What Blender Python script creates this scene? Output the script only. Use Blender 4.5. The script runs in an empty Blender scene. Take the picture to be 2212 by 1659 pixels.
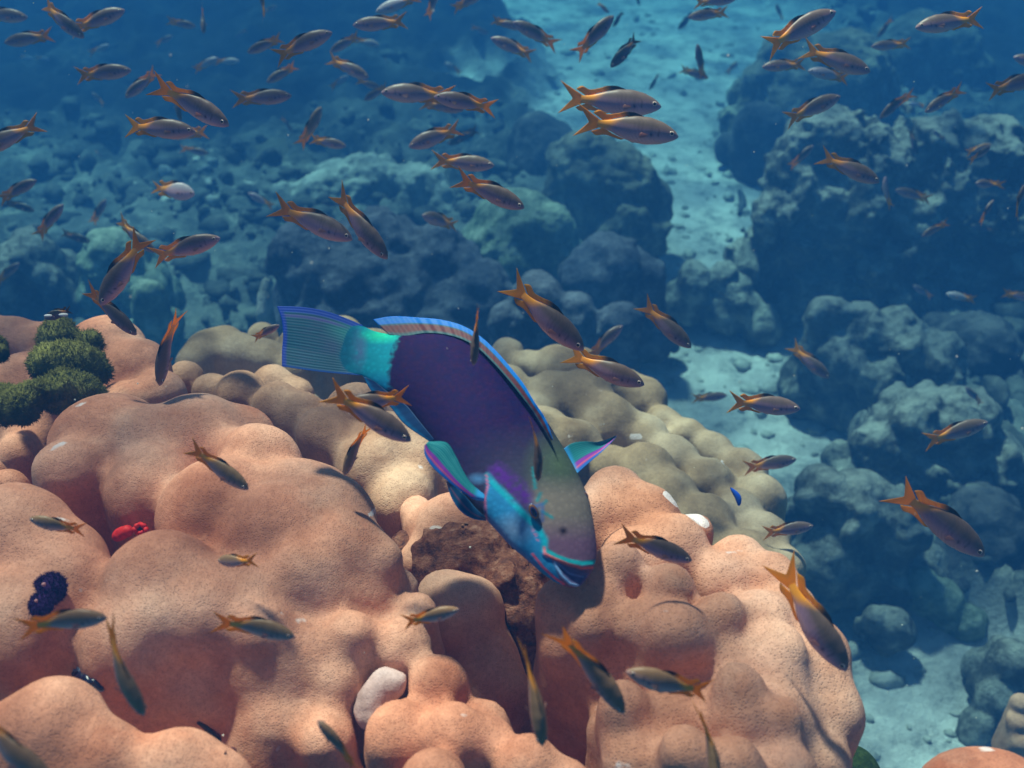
import bpy, math, random
import numpy as np
from mathutils import Vector, Matrix

# ------------------------------------------------------------------ camera
S = bpy.context.scene
COL = S.collection
CAM = Vector((0.0, 0.0, 1.7))
PITCH = math.radians(35)
HF = math.radians(54)
K = 2 * math.tan(HF / 2) / 2212.0            # metres per measured pixel at one metre depth
FW = Vector((0, math.cos(PITCH), -math.sin(PITCH)))
UP = Vector((0, math.sin(PITCH), math.cos(PITCH)))
RT = Vector((1, 0, 0))
cd = bpy.data.cameras.new("camera")
cam = bpy.data.objects.new("camera", cd)
COL.objects.link(cam)
cam.location = CAM
cam.rotation_euler = (math.pi / 2 - PITCH, 0, 0)
cd.sensor_width = 36
cd.lens = 18 / math.tan(HF / 2)
cd.dof.use_dof = True
cd.dof.focus_distance = .95
cd.dof.aperture_fstop = 7.5
cd.clip_start = 0.02
cd.clip_end = 400
S.camera = cam

# ------------------------------------------------------------------ light
WOFF = (7.2, 3.3, 0.0)                                   # shifts the dapple pattern of the overhead sheet
SUN_EL, SUN_AZ = math.radians(63), math.radians(-32)   # azimuth from +Y toward +X
w = bpy.data.worlds.new("World")
S.world = w
w.use_nodes = True
nt = w.node_tree
sky = nt.nodes.new("ShaderNodeTexSky")
sky.sky_type = 'NISHITA'
sky.sun_disc = False
sky.sun_elevation = SUN_EL
sky.sun_rotation = SUN_AZ
bg = nt.nodes["Background"]
bg.inputs[1].default_value = 0.05
nt.links.new(sky.outputs[0], bg.inputs[0])
ld = bpy.data.lights.new("sun", 'SUN')
ld.energy = 5.0
ld.angle = math.radians(4.0)
ld.color = (1.0, 0.85, 0.68)
sun = bpy.data.objects.new("sun", ld)
COL.objects.link(sun)
sd = Vector((math.sin(SUN_AZ) * math.cos(SUN_EL), math.cos(SUN_AZ) * math.cos(SUN_EL), math.sin(SUN_EL)))
sun.rotation_euler = sd.to_track_quat('Z', 'Y').to_euler()
sun.location = (0, 0, 6)
S.view_settings.view_transform = 'Standard'
S.view_settings.look = 'None'
S.view_settings.exposure = 1.12
S.view_settings.gamma = 1
S.render.engine = 'CYCLES'
S.cycles.use_denoising = True
S.cycles.max_bounces = 6
S.cycles.volume_bounces = 1
S.cycles.transparent_max_bounces = 12
S.cycles.use_adaptive_sampling = False

# ------------------------------------------------------------------ helpers
def at(x, y, z):
    """point seen at measured pixel (x, y) at camera depth z"""
    return CAM + z * (FW + (x - 1106) * K * RT - (y - 829.5) * K * UP)

def pdepth(y, h):
    """camera depth of a level surface h below the camera along row y"""
    return h / (math.sin(PITCH) + math.cos(PITCH) * (y - 829.5) * K)

def lin(r, g, b):
    f = lambda c: (c / 255) / 12.92 if c / 255 <= .04045 else ((c / 255 + .055) / 1.055) ** 2.4
    return (f(r), f(g), f(b))

def mesh_obj(name, V, F, mat, parent=None, cols=None, smooth=True, attrs=None):
    me = bpy.data.meshes.new(name)
    V = np.asarray(V, dtype=np.float32)
    me.vertices.add(len(V))
    me.vertices.foreach_set("co", V.ravel())
    if isinstance(F, np.ndarray):
        n = F.shape[1]
        tot = len(F)
        me.loops.add(tot * n)
        me.polygons.add(tot)
        me.loops.foreach_set("vertex_index", F.astype(np.int32).ravel())
        me.polygons.foreach_set("loop_start", np.arange(0, tot * n, n, dtype=np.int32))
        me.polygons.foreach_set("loop_total", np.full(tot, n, dtype=np.int32))
    else:
        me.clear_geometry()
        me.from_pydata([tuple(v) for v in V], [], F)
    me.update(calc_edges=True)
    me.validate()
    if smooth:
        me.polygons.foreach_set("use_smooth", np.ones(len(me.polygons), dtype=bool))
    if cols is not None:
        a = me.color_attributes.new("Col", 'FLOAT_COLOR', 'POINT')
        c = np.ones((len(V), 4), dtype=np.float32)
        c[:, :3] = cols
        a.data.foreach_set("color", c.ravel())
    for k, v in (attrs or {}).items():
        a = me.attributes.new(k, 'FLOAT', 'POINT')
        a.data.foreach_set("value", np.asarray(v, dtype=np.float32))
    if mat:
        me.materials.append(mat)
    o = bpy.data.objects.new(name, me)
    COL.objects.link(o)
    if parent:
        o.parent = parent
    return o

def tag(o, label=None, cat=None, group=None, kind=None):
    if label: o["label"] = label
    if cat: o["category"] = cat
    if group: o["group"] = group
    if kind: o["kind"] = kind
    return o

def empty(name, loc=(0, 0, 0)):
    o = bpy.data.objects.new(name, None)
    o.empty_display_size = 0.02
    o.location = loc
    COL.objects.link(o)
    return o

_rng = np.random.RandomState(7)
LAT = _rng.rand(64, 64, 64).astype(np.float32)

def vnoise(P):
    I = np.floor(P).astype(np.int64)
    f = (P - I).astype(np.float32)
    f = f * f * (3 - 2 * f)
    x0, y0, z0 = (I[..., i] & 63 for i in range(3))
    x1, y1, z1 = ((I[..., i] + 1) & 63 for i in range(3))
    fx, fy, fz = f[..., 0], f[..., 1], f[..., 2]
    c00 = LAT[x0, y0, z0] * (1 - fx) + LAT[x1, y0, z0] * fx
    c10 = LAT[x0, y1, z0] * (1 - fx) + LAT[x1, y1, z0] * fx
    c01 = LAT[x0, y0, z1] * (1 - fx) + LAT[x1, y0, z1] * fx
    c11 = LAT[x0, y1, z1] * (1 - fx) + LAT[x1, y1, z1] * fx
    return (c00 * (1 - fy) + c10 * fy) * (1 - fz) + (c01 * (1 - fy) + c11 * fy) * fz

def fbm(P, scale, octs=4, gain=.5, off=0.0):
    a, s, t, n = 1.0, scale, 0.0, 0.0
    for i in range(octs):
        t = t + a * (vnoise(P * s + off + 17.3 * i) * 2 - 1)
        n += a
        a *= gain
        s *= 2.03
    return t / n

def surface_nets(F, org, h):
    """isosurface F = 0 (inside negative) as quads"""
    nx, ny, nz = F.shape
    s = F < 0
    c = s[:-1, :-1, :-1].astype(np.int8)
    c = (c + s[1:, :-1, :-1] + s[:-1, 1:, :-1] + s[1:, 1:, :-1] +
         s[:-1, :-1, 1:] + s[1:, :-1, 1:] + s[:-1, 1:, 1:] + s[1:, 1:, 1:])
    act = (c > 0) & (c < 8)
    idx = np.full(act.shape, -1, dtype=np.int64)
    ijk = np.argwhere(act)
    idx[act] = np.arange(len(ijk))
    corners = [(a, b, d) for a in (0, 1) for b in (0, 1) for d in (0, 1)]
    vals = {cc: F[ijk[:, 0] + cc[0], ijk[:, 1] + cc[1], ijk[:, 2] + cc[2]] for cc in corners}
    acc = np.zeros((len(ijk), 3)); cnt = np.zeros(len(ijk))
    for ca in corners:
        for ax in range(3):
            if ca[ax] == 1: continue
            cb = list(ca); cb[ax] = 1; cb = tuple(cb)
            a, b = vals[ca], vals[cb]
            m = (a < 0) != (b < 0)
            t = np.where(m, a / np.where(m, a - b, 1), 0)
            p = np.tile(np.array(ca, float), (len(ijk), 1))
            p[:, ax] = t
            acc[m] += p[m]; cnt[m] += 1
    V = (ijk + acc / cnt[:, None]) * h + np.asarray(org)
    faces = []
    for ax in range(3):
        b, d = (ax + 1) % 3, (ax + 2) % 3
        sl0 = [slice(None)] * 3; sl1 = [slice(None)] * 3
        sl0[ax] = slice(0, -1); sl1[ax] = slice(1, None)
        e0 = s[tuple(sl0)]; e1 = s[tuple(sl1)]
        cr = e0 != e1
        sh = [slice(None)] * 3
        sh[b] = slice(1, -1); sh[d] = slice(1, -1)
        cc = np.argwhere(cr[tuple(sh)])
        if not len(cc): continue
        cc[:, b] += 1; cc[:, d] += 1
        e = e0[cc[:, 0], cc[:, 1], cc[:, 2]]
        def cell(db, dd):
            q = cc.copy(); q[:, b] -= db; q[:, d] -= dd
            return idx[q[:, 0], q[:, 1], q[:, 2]]
        q = np.stack([cell(1, 1), cell(0, 1), cell(0, 0), cell(1, 0)], 1)
        q[~e] = q[~e][:, ::-1]
        faces.append(q)
    F4 = np.concatenate(faces)
    F4 = F4[(F4 >= 0).all(1)]
    return V, F4

def blob_mesh(lobes, h, k=0.03, noise=(), pad=0.03, zmin=None, drop=0.5):
    """smooth union of spheres, each carried on a column that reaches down by drop.
    lobes: (centre, radius[, drop]); noise: (amplitude, scale, octaves)"""
    C = np.array([l[0][:] for l in lobes]); R = np.array([l[1] for l in lobes])
    D = np.array([l[2] if len(l) > 2 else drop for l in lobes])
    lo = (C - R[:, None]).min(0) - pad; hi = (C + R[:, None]).max(0) + pad
    lo[2] = (C[:, 2] - D - R).min() - pad
    if zmin is not None: lo[2] = max(lo[2], zmin)
    n = np.ceil((hi - lo) / h).astype(int) + 2
    F = np.full(n, 1.0, dtype=np.float32)
    for c, r, dr in zip(C, R, D):
        m = r + k + 2 * h + pad
        a = np.maximum(0, np.floor((c - m - lo) / h).astype(int))
        a[2] = max(0, int((c[2] - dr - m - lo[2]) / h))
        b = np.minimum(n, np.ceil((c + m - lo) / h).astype(int) + 1)
        if (b <= a).any(): continue
        X = (lo[0] + np.arange(a[0], b[0]) * h)[:, None, None] - c[0]
        Y = (lo[1] + np.arange(a[1], b[1]) * h)[None, :, None] - c[1]
        Zw = (lo[2] + np.arange(a[2], b[2]) * h)[None, None, :] - c[2]
        Z = np.where(Zw > 0, Zw, np.where(Zw < -dr, Zw + dr, 0))
        d = (np.sqrt(X * X + Y * Y + Z * Z) - r).astype(np.float32)
        sub = F[a[0]:b[0], a[1]:b[1], a[2]:b[2]]
        hh = np.maximum(k - np.abs(d - sub), 0) / k
        F[a[0]:b[0], a[1]:b[1], a[2]:b[2]] = np.minimum(d, sub) - hh * hh * k * .25
    if noise:
        amp = sum(a for a, _, _ in noise)
        band = np.argwhere(np.abs(F) < amp * 1.6 + 2 * h)
        P = band * h + lo
        dd = 0
        for q, (a, sc, oc) in enumerate(noise):
            dd = dd + a * fbm(P, sc, oc, .55, 5.1 * q)
        F[band[:, 0], band[:, 1], band[:, 2]] += dd.astype(np.float32)
    F[0] = F[-1] = 1; F[:, 0] = F[:, -1] = 1; F[:, :, 0] = np.maximum(F[:, :, 0], .001); F[:, :, -1] = 1
    return surface_nets(F, lo, h)

# ------------------------------------------------------------------ materials
def new_mat(name, rough=.8, spec=.25):
    m = bpy.data.materials.new(name)
    m.use_nodes = True
    b = m.node_tree.nodes["Principled BSDF"]
    b.inputs["Roughness"].default_value = rough
    b.inputs["Specular IOR Level"].default_value = spec
    return m, m.node_tree, b

def N(nt, typ, **kw):
    n = nt.nodes.new(typ)
    for k_, v in kw.items():
        if k_.startswith("i_"):
            n.inputs[k_[2:].replace("_", " ")].default_value = v
        else:
            setattr(n, k_, v)
    return n

def ramp(nt, src, stops):
    r = nt.nodes.new("ShaderNodeValToRGB")
    e = r.color_ramp.elements
    while len(e) < len(stops): e.new(.5)
    for el, (p, c) in zip(e, stops):
        el.position = p
        el.color = (*c, 1) if len(c) == 3 else c
    nt.links.new(src, r.inputs[0])
    return r.outputs[0]

def mix(nt, fac, a, b, typ='MIX'):
    m = nt.nodes.new("ShaderNodeMix")
    m.data_type = 'RGBA'
    m.blend_type = typ
    for sock, v in ((m.inputs[0], fac), (m.inputs[6], a), (m.inputs[7], b)):
        if isinstance(v, (int, float)): sock.default_value = v
        elif isinstance(v, tuple): sock.default_value = (*v, 1)
        else: nt.links.new(v, sock)
    return m.outputs[2]

def coral_mat(name, c1, c2, c3, pore=620., bump=.35, dot=.5):
    """polyp-pitted stony coral: c1 deep tone, c2 main tone, c3 pale tone"""
    m, nt, b = new_mat(name, .75, .2)
    co = N(nt, "ShaderNodeTexCoord").outputs["Object"]
    def noise(s, d=4, r=.55):
        n = N(nt, "ShaderNodeTexNoise", i_Scale=s, i_Detail=d, i_Roughness=r)
        nt.links.new(co, n.inputs["Vector"])
        return n.outputs["Fac"]
    base = ramp(nt, noise(9, 5), [(.3, c1), (.5, c2), (.72, c3)])
    base = mix(nt, .55, base, ramp(nt, noise(27, 4, .6), [(.35, (.62, .55, .50)), (.6, (1.1, 1.08, 1.06))]), 'MULTIPLY')
    fine = ramp(nt, noise(260, 3, .7), [(.3, (.84, .82, .80)), (.7, (1.12, 1.12, 1.12))])
    film = ramp(nt, noise(5.5, 6, .6), [(.50, (0, 0, 0)), (.68, (.42, .42, .42))])
    base = mix(nt, film, base, tuple(min(.85, q * 1.15 + .12) for q in c3))
    base = mix(nt, .8, base, fine, 'MULTIPLY')
    v = N(nt, "ShaderNodeTexVoronoi", i_Scale=pore, i_Randomness=.75)
    nt.links.new(co, v.inputs["Vector"])
    pit = ramp(nt, v.outputs["Distance"], [(.1, (0, 0, 0)), (.42, (1, 1, 1))])
    base = mix(nt, dot, base, mix(nt, 1.0, base, ramp(nt, v.outputs["Distance"], [(.08, (.35, .3, .3)), (.4, (1.05, 1.05, 1.05))]), 'MULTIPLY'))
    sp = N(nt, "ShaderNodeTexNoise", i_Scale=34., i_Detail=5.)
    nt.links.new(co, sp.inputs["Vector"])
    spots = ramp(nt, sp.outputs["Fac"], [(.70, (0, 0, 0)), (.745, (1, 1, 1))])
    base = mix(nt, spots, base, (.78, .62, .58))
    at_ = N(nt, "ShaderNodeAttribute", attribute_name="bleach")
    add = N(nt, "ShaderNodeMath", operation='ADD')
    sc = N(nt, "ShaderNodeMath", operation='MULTIPLY'); sc.inputs[1].default_value = .35
    nt.links.new(sp.outputs["Fac"], sc.inputs[0])
    nt.links.new(at_.outputs["Fac"], add.inputs[0]); nt.links.new(sc.outputs[0], add.inputs[1])
    bl = ramp(nt, add.outputs[0], [(.66, (0, 0, 0)), (.72, (1, 1, 1))])
    base = mix(nt, bl, base, (.78, .66, .64))
    nt.links.new(base, b.inputs["Base Color"])
    bp = N(nt, "ShaderNodeBump", i_Strength=bump, i_Distance=.0012)
    nt.links.new(pit, bp.inputs["Height"])
    bp2 = N(nt, "ShaderNodeBump", i_Strength=.35, i_Distance=.004)
    nt.links.new(noise(90, 4), bp2.inputs["Height"])
    nt.links.new(bp.outputs[0], bp2.inputs["Normal"])
    nt.links.new(bp2.outputs[0], b.inputs["Normal"])
    return m

def rock_mat(name, dark, mid, pale, s=14., top=.5, bump=.02):
    """encrusted reef rock: mottled, with a paler tone on faces turned up"""
    m, nt, b = new_mat(name, .95, .1)
    g = N(nt, "ShaderNodeNewGeometry")
    co = g.outputs["Position"]
    def noise(sc, d=5, r=.62):
        n = N(nt, "ShaderNodeTexNoise", i_Scale=sc, i_Detail=d, i_Roughness=r)
        nt.links.new(co, n.inputs["Vector"])
        return n.outputs["Fac"]
    base = ramp(nt, noise(s), [(.34, dark), (.52, mid), (.68, pale)])
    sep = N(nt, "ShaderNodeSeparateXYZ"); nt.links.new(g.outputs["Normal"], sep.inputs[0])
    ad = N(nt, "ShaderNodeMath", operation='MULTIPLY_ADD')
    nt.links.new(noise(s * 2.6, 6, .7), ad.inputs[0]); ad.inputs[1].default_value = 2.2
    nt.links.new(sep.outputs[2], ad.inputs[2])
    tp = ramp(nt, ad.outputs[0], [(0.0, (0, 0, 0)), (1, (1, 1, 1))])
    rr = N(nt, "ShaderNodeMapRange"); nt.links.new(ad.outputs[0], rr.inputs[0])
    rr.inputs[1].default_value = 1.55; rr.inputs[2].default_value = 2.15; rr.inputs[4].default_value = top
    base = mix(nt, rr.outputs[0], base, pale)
    nt.links.new(base, b.inputs["Base Color"])
    bp = N(nt, "ShaderNodeBump", i_Strength=.9, i_Distance=bump)
    nt.links.new(noise(s * 3.5, 6, .7), bp.inputs["Height"])
    nt.links.new(bp.outputs[0], b.inputs["Normal"])
    return m

def attr_mat(name, rough=.6, spec=.3, trans=0.0, bump=0.0, bs=500., objcol=False):
    m, nt, b = new_mat(name, rough, spec)
    a = N(nt, "ShaderNodeAttribute", attribute_name="Col").outputs["Color"]
    if objcol:
        oi = N(nt, "ShaderNodeObjectInfo")
        a = mix(nt, 1.0, a, oi.outputs["Color"], 'MULTIPLY')
    nt.links.new(a, b.inputs["Base Color"])
    if bump:
        co = N(nt, "ShaderNodeTexCoord").outputs["Object"]
        v = N(nt, "ShaderNodeTexVoronoi", i_Scale=bs); nt.links.new(co, v.inputs["Vector"])
        bp = N(nt, "ShaderNodeBump", i_Strength=bump, i_Distance=.002)
        nt.links.new(v.outputs["Distance"], bp.inputs["Height"]); nt.links.new(bp.outputs[0], b.inputs["Normal"])
    if trans:
        t = N(nt, "ShaderNodeBsdfTranslucent"); nt.links.new(a, t.inputs[0])
        mx = N(nt, "ShaderNodeMixShader"); mx.inputs[0].default_value = trans
        nt.links.new(b.outputs[0], mx.inputs[1]); nt.links.new(t.outputs[0], mx.inputs[2])
        nt.links.new(mx.outputs[0], nt.nodes["Material Output"].inputs[0])
    return m

def plain_mat(name, c, rough=.5, spec=.4):
    m, nt, b = new_mat(name, rough, spec)
    b.inputs["Base Color"].default_value = (*c, 1)
    return m

# ------------------------------------------------------------------ water surface and haze
wm = bpy.data.materials.new("dappling_water_sheet"); wm.use_nodes = True
wn = wm.node_tree; wn.nodes.clear()
wo = N(wn, "ShaderNodeOutputMaterial"); wt = N(wn, "ShaderNodeBsdfTransparent")
wc = N(wn, "ShaderNodeTexCoord")
wno = N(wn, "ShaderNodeTexNoise", i_Scale=6.0, i_Detail=3.0, i_Roughness=.5, i_Distortion=.9)
wmp = N(wn, "ShaderNodeMapping"); wmp.inputs["Location"].default_value = WOFF
wn.links.new(wc.outputs["Object"], wmp.inputs[0]); wn.links.new(wmp.outputs[0], wno.inputs["Vector"])
wr = ramp(wn, wno.outputs["Fac"], [(.39, (.15, .15, .16)), (.48, (.46, .46, .47)), (.57, (1, 1, 1))])
wn.links.new(wr, wt.inputs[0]); wn.links.new(wt.outputs[0], wo.inputs[0])
water = mesh_obj("water", [(-40, -30, 2.35), (40, -30, 2.35), (40, 50, 2.35), (-40, 50, 2.35)], [(0, 1, 2, 3)], wm)  # flat unseen sheet, added so its patterned transparency dapples the sunlight
tag(water, kind="structure", label="unseen water surface sheet above the reef, patterned to dapple the sunlight")

hm = bpy.data.materials.new("sea_water"); hm.use_nodes = True
hn = hm.node_tree; hn.nodes.clear()
ho = N(hn, "ShaderNodeOutputMaterial"); pv = N(hn, "ShaderNodeVolumePrincipled")
pv.inputs["Density"].default_value = 1.0
pv.inputs["Color"].default_value = (.007, .037, .100, 1)
pv.inputs["Absorption Color"].default_value = (.44, .74, .87, 1)
pv.inputs["Anisotropy"].default_value = 0.0
hn.links.new(pv.outputs[0], ho.inputs[1])
def box(name, lo, hi, mat):
    x0, y0, z0 = lo; x1, y1, z1 = hi
    V = [(x0, y0, z0), (x1, y0, z0), (x1, y1, z0), (x0, y1, z0), (x0, y0, z1), (x1, y0, z1), (x1, y1, z1), (x0, y1, z1)]
    Fq = [(3, 2, 1, 0), (4, 5, 6, 7), (0, 1, 5, 4), (1, 2, 6, 5), (2, 3, 7, 6), (3, 0, 4, 7)]
    return mesh_obj(name, V, Fq, mat, smooth=False)
haze = box("haze", (-36, -26, -2.0), (36, 46, 1.95), hm)
tag(haze, kind="stuff", label="blue sea water")

# ------------------------------------------------------------------ seabed
def floor_pt(x, y):
    d = FW + (x - 1106) * K * RT - (y - 829.5) * K * UP
    t = -CAM.z / d.z
    p = CAM + t * d
    return (p.x, p.y)

CH = [((2060, 1690), .5), ((1980, 1560), .46), ((1930, 1420), .34), ((1800, 1200), .22), ((1640, 900), .46), ((1560, 760), .48),
      ((1510, 640), .30), ((1490, 520), .38), ((1510, 400), .50), ((1475, 300), .58), ((1440, 200), .72), ((1410, 90), .85), ((1390, -40), .9), ((1390, -200), .9)]
CHW = [(*floor_pt(*p), w_) for p, w_ in CH]
CH2 = [((1430, 250), .4), ((1250, 200), .25), ((1150, 120), .3), ((1050, 160), .25)]
CHW2 = [(*floor_pt(*p), w_) for p, w_ in CH2]

def chan(X, Y, chain=CHW):
    best = np.full(X.shape, -99.)
    for (ax, ay, aw), (bx, by, bw) in zip(chain[:-1], chain[1:]):
        vx, vy = bx - ax, by - ay
        t = np.clip(((X - ax) * vx + (Y - ay) * vy) / (vx * vx + vy * vy), 0, 1)
        d = np.hypot(X - ax - t * vx, Y - ay - t * vy)
        best = np.maximum(best, aw + (bw - aw) * t - d)
    return best

def sandmask(X, Y):
    P = np.stack([X, Y, X * 0], -1)
    n = fbm(P, 2.2, 4) * .35 + fbm(P, 9, 3, .5, 3.3) * .10
    s = np.maximum(chan(X, Y), chan(X, Y, CHW2) - .12)
    return np.clip((s + n) / .18 + .5, 0, 1)

def ground_z(X, Y):
    P = np.stack([X, Y, X * 0 + 2.2], -1)
    s = sandmask(X, Y)
    lump = 1 - np.abs(fbm(P, 3.0, 4, .5, 9.)) * 1.6
    reef = .03 + .12 * lump + .07 * fbm(P, 9., 4, .6, 4.)
    cob = np.abs(fbm(P, 16., 3, .6, 1.)) * .05
    sand = .012 * fbm(P, 5., 4, .5) + .008 * fbm(P, 30., 3)
    far = np.clip((Y - 5.0) / 6, 0, 1) ** 1.5 * .9 * (1 - .7 * s)
    return (1 - s) * (reef + cob) + s * sand + far - .06

def painted_shade(X, Y):  # deep water gloom and overhang shade, painted into the floor colour
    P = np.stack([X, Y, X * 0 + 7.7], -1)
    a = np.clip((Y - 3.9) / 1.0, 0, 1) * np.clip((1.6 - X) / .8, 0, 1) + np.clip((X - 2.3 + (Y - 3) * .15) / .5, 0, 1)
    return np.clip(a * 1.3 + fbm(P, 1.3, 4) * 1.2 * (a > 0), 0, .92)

xs = np.concatenate([-np.geomspace(40, 4.0, 26)[:-1], np.arange(-4.0, 4.4, .022), np.geomspace(4.4, 40, 26)])
ys = np.concatenate([[-26, -12, -5, -2, -.8, -.2], np.arange(.2, 8.4, .024), np.geomspace(8.4, 45, 40)])
X, Y = np.meshgrid(xs, ys, indexing='ij')
Z = ground_z(X, Y)
V = np.stack([X, Y, Z], -1).reshape(-1, 3)
nx_, ny_ = X.shape
I = np.arange(nx_ * ny_).reshape(nx_, ny_)
Fq = np.stack([I[:-1, :-1], I[1:, :-1], I[1:, 1:], I[:-1, 1:]], -1).reshape(-1, 4)
gm, gt, gb = new_mat("seabed_surface", .95, .08)
ga = N(gt, "ShaderNodeAttribute", attribute_name="sand").outputs["Fac"]
gp = N(gt, "ShaderNodeNewGeometry").outputs["Position"]
def gn(s, d=5, r=.6):
    n = N(gt, "ShaderNodeTexNoise", i_Scale=s, i_Detail=d, i_Roughness=r)
    gt.links.new(gp, n.inputs["Vector"]); return n.outputs["Fac"]
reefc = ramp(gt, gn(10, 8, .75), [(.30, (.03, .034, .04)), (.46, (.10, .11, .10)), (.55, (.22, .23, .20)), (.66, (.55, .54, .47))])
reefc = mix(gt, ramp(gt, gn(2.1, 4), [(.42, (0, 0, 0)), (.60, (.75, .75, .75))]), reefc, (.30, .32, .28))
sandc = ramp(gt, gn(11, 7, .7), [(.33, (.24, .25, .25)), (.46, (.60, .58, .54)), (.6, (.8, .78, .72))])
dp = N(gt, "ShaderNodeAttribute", attribute_name="painted_shade").outputs["Fac"]
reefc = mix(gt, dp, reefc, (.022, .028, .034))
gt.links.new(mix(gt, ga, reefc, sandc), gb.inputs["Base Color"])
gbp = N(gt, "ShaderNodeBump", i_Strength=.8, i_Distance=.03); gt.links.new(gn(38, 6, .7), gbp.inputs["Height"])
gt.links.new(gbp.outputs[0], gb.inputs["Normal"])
seabed = mesh_obj("seabed", V, Fq, gm, attrs={"sand": sandmask(X, Y).ravel(), "painted_shade": painted_shade(X, Y).ravel()})
tag(seabed, kind="structure", label="sandy channel and rubble reef floor")

# coral rubble strewn over floor and channel edge (uncountable)
def ico(sub):
    import bmesh
    bm = bmesh.new(); bmesh.ops.create_icosphere(bm, subdivisions=sub, radius=1.0)
    v = np.array([q.co[:] for q in bm.verts]); f = np.array([[q.index for q in p.verts] for p in bm.faces])
    bm.free(); return v, f
IV, IF = ico(2)
rs = np.random.RandomState(3)
def strewn(n, xr, yr, smin, smax, maskf, mat, name, label, seed):
    r = np.random.RandomState(seed)
    px = r.uniform(*xr, n); py = r.uniform(*yr, n)
    keep = maskf(px, py, r); px, py = px[keep], py[keep]
    pz = ground_z(px, py)
    Vs, Fs = [], []
    for i in range(len(px)):
        s = smin + (smax - smin) * r.rand() ** 3
        v = IV * (1 + .75 * fbm(IV, 1.5, 3, .6, i * 3.7)[:, None]) * (s * r.uniform(.6, 1.5, 3) * np.array([1, 1, .65]))
        a = r.rand() * 6.28; ca, sa = math.cos(a), math.sin(a)
        v = v @ np.array([[ca, sa, 0], [-sa, ca, 0], [0, 0, 1]])
        Vs.append(v + np.array([px[i], py[i], pz[i] + .1 * s])); Fs.append(IF + len(IV) * i)
    o = mesh_obj(name, np.concatenate(Vs), np.concatenate(Fs), mat)
    return tag(o, kind="stuff", label=label)
rub_pale = rock_mat("pale_rubble", (.20, .20, .18), (.42, .42, .37), (.66, .64, .58), 20, .4, .01)
rub_dark = rock_mat("dark_rubble", (.03, .035, .04), (.08, .085, .08), (.22, .23, .2), 16, .3, .01)
strewn(4200, (-.6, 3.4), (.9, 7.2), .006, .030, lambda x, y, r: (sandmask(x, y) > .3 + .6 * r.rand(len(x))) & (y < 3.0 + 4.0 * r.rand(len(x)) ** 1.5), rub_pale, "coral_rubble", "pale coral rubble strewn on the sand", 5)
strewn(9000, (-3.6, 4.2), (1.2, 6.5), .010, .05, lambda x, y, r: (sandmask(x, y) < .35) & (painted_shade(x, y) < .2 + .6 * r.rand(len(x)) ), rub_dark, "reef_rubble", "dark cobble rubble covering the reef floor", 8)
strewn(4500, (-3.4, 4.0), (1.2, 7.5), .008, .035, lambda x, y, r: (sandmask(x, y) < .5) & (painted_shade(x, y) < .3) & (fbm(np.stack([x, y, x * 0], -1), 1.6, 3) > .08), rub_pale, "dead_coral_rubble", "bleached coral bits scattered among dark cobbles", 18)

# ------------------------------------------------------------------ background reef rocks and corals
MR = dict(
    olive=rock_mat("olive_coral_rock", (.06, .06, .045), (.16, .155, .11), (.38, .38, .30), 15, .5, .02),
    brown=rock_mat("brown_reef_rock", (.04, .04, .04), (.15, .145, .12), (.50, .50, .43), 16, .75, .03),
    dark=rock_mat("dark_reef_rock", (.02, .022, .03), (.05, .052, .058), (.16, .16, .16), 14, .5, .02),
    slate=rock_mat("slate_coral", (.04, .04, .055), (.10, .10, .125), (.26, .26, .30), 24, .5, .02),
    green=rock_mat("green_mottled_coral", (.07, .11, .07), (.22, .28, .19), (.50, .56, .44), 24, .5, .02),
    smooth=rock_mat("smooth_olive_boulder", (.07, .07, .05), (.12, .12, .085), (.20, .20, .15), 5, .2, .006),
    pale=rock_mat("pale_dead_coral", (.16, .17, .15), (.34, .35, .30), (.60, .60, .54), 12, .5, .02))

def boulder(name, label, cat, mat, balls, zc, amp=.12, sc=7., oc=4, kk=.12, cob=0, group=None, drop=.6, seed=1, res=26):
    """balls: (x, y, radius) in measured pixels at depth zc (or own depth as 4th)"""
    r = np.random.RandomState(seed)
    lob = []
    rmax = 0
    for b in balls:
        z = b[3] if len(b) > 3 else zc
        rad = b[2] * K * z
        rmax = max(rmax, rad)
        c0 = at(b[0], b[1], z + rad * .5)
        lob.append((c0, rad, max(.02, c0.z - .02) if drop >= .2 and z < 5 and name != 'reef_outcrop' else .02))
        ht = max(0.0, c0.z - (.0 if z < 5 else .25))
        for q in range(int(3 + 5 * min(1, ht / rad))):
            a = r.rand() * 6.283; dn_ = r.uniform(.25, 1.0) * max(ht, .3 * rad)
            rr = rad * r.uniform(.45, .85)
            lob.append((c0 + Vector((math.cos(a) * rad * r.uniform(.3, .9) * (1 + dn_ / rad * .3), (math.sin(a) * .8 + .25) * rad, -dn_)), rr, .02))
        for _ in range(cob):
            d = r.normal(size=3); d /= np.linalg.norm(d); d[2] = abs(d[2]) * .9 - .1; d[1] = -abs(d[1]) if r.rand() < .6 else d[1]
            rr = rad * r.uniform(.16, .30)
            c = lob[-1 - 0][0] if False else at(b[0], b[1], z + rad * .5)
            lob.append((c + Vector(d) * rad * .95, rr, .02))
    h = max(.009, rmax / res)
    Vv, Ff = blob_mesh(lob, h, kk * rmax, [(amp * 1.5 * rmax, sc / max(rmax, .12) * .16, oc), (min(.035, amp * .75 * rmax), 19., 4)], pad=rmax * .25, zmin=-.3)
    o = mesh_obj(name, Vv, Ff, MR[mat])
    return tag(o, label, cat, group)

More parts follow.
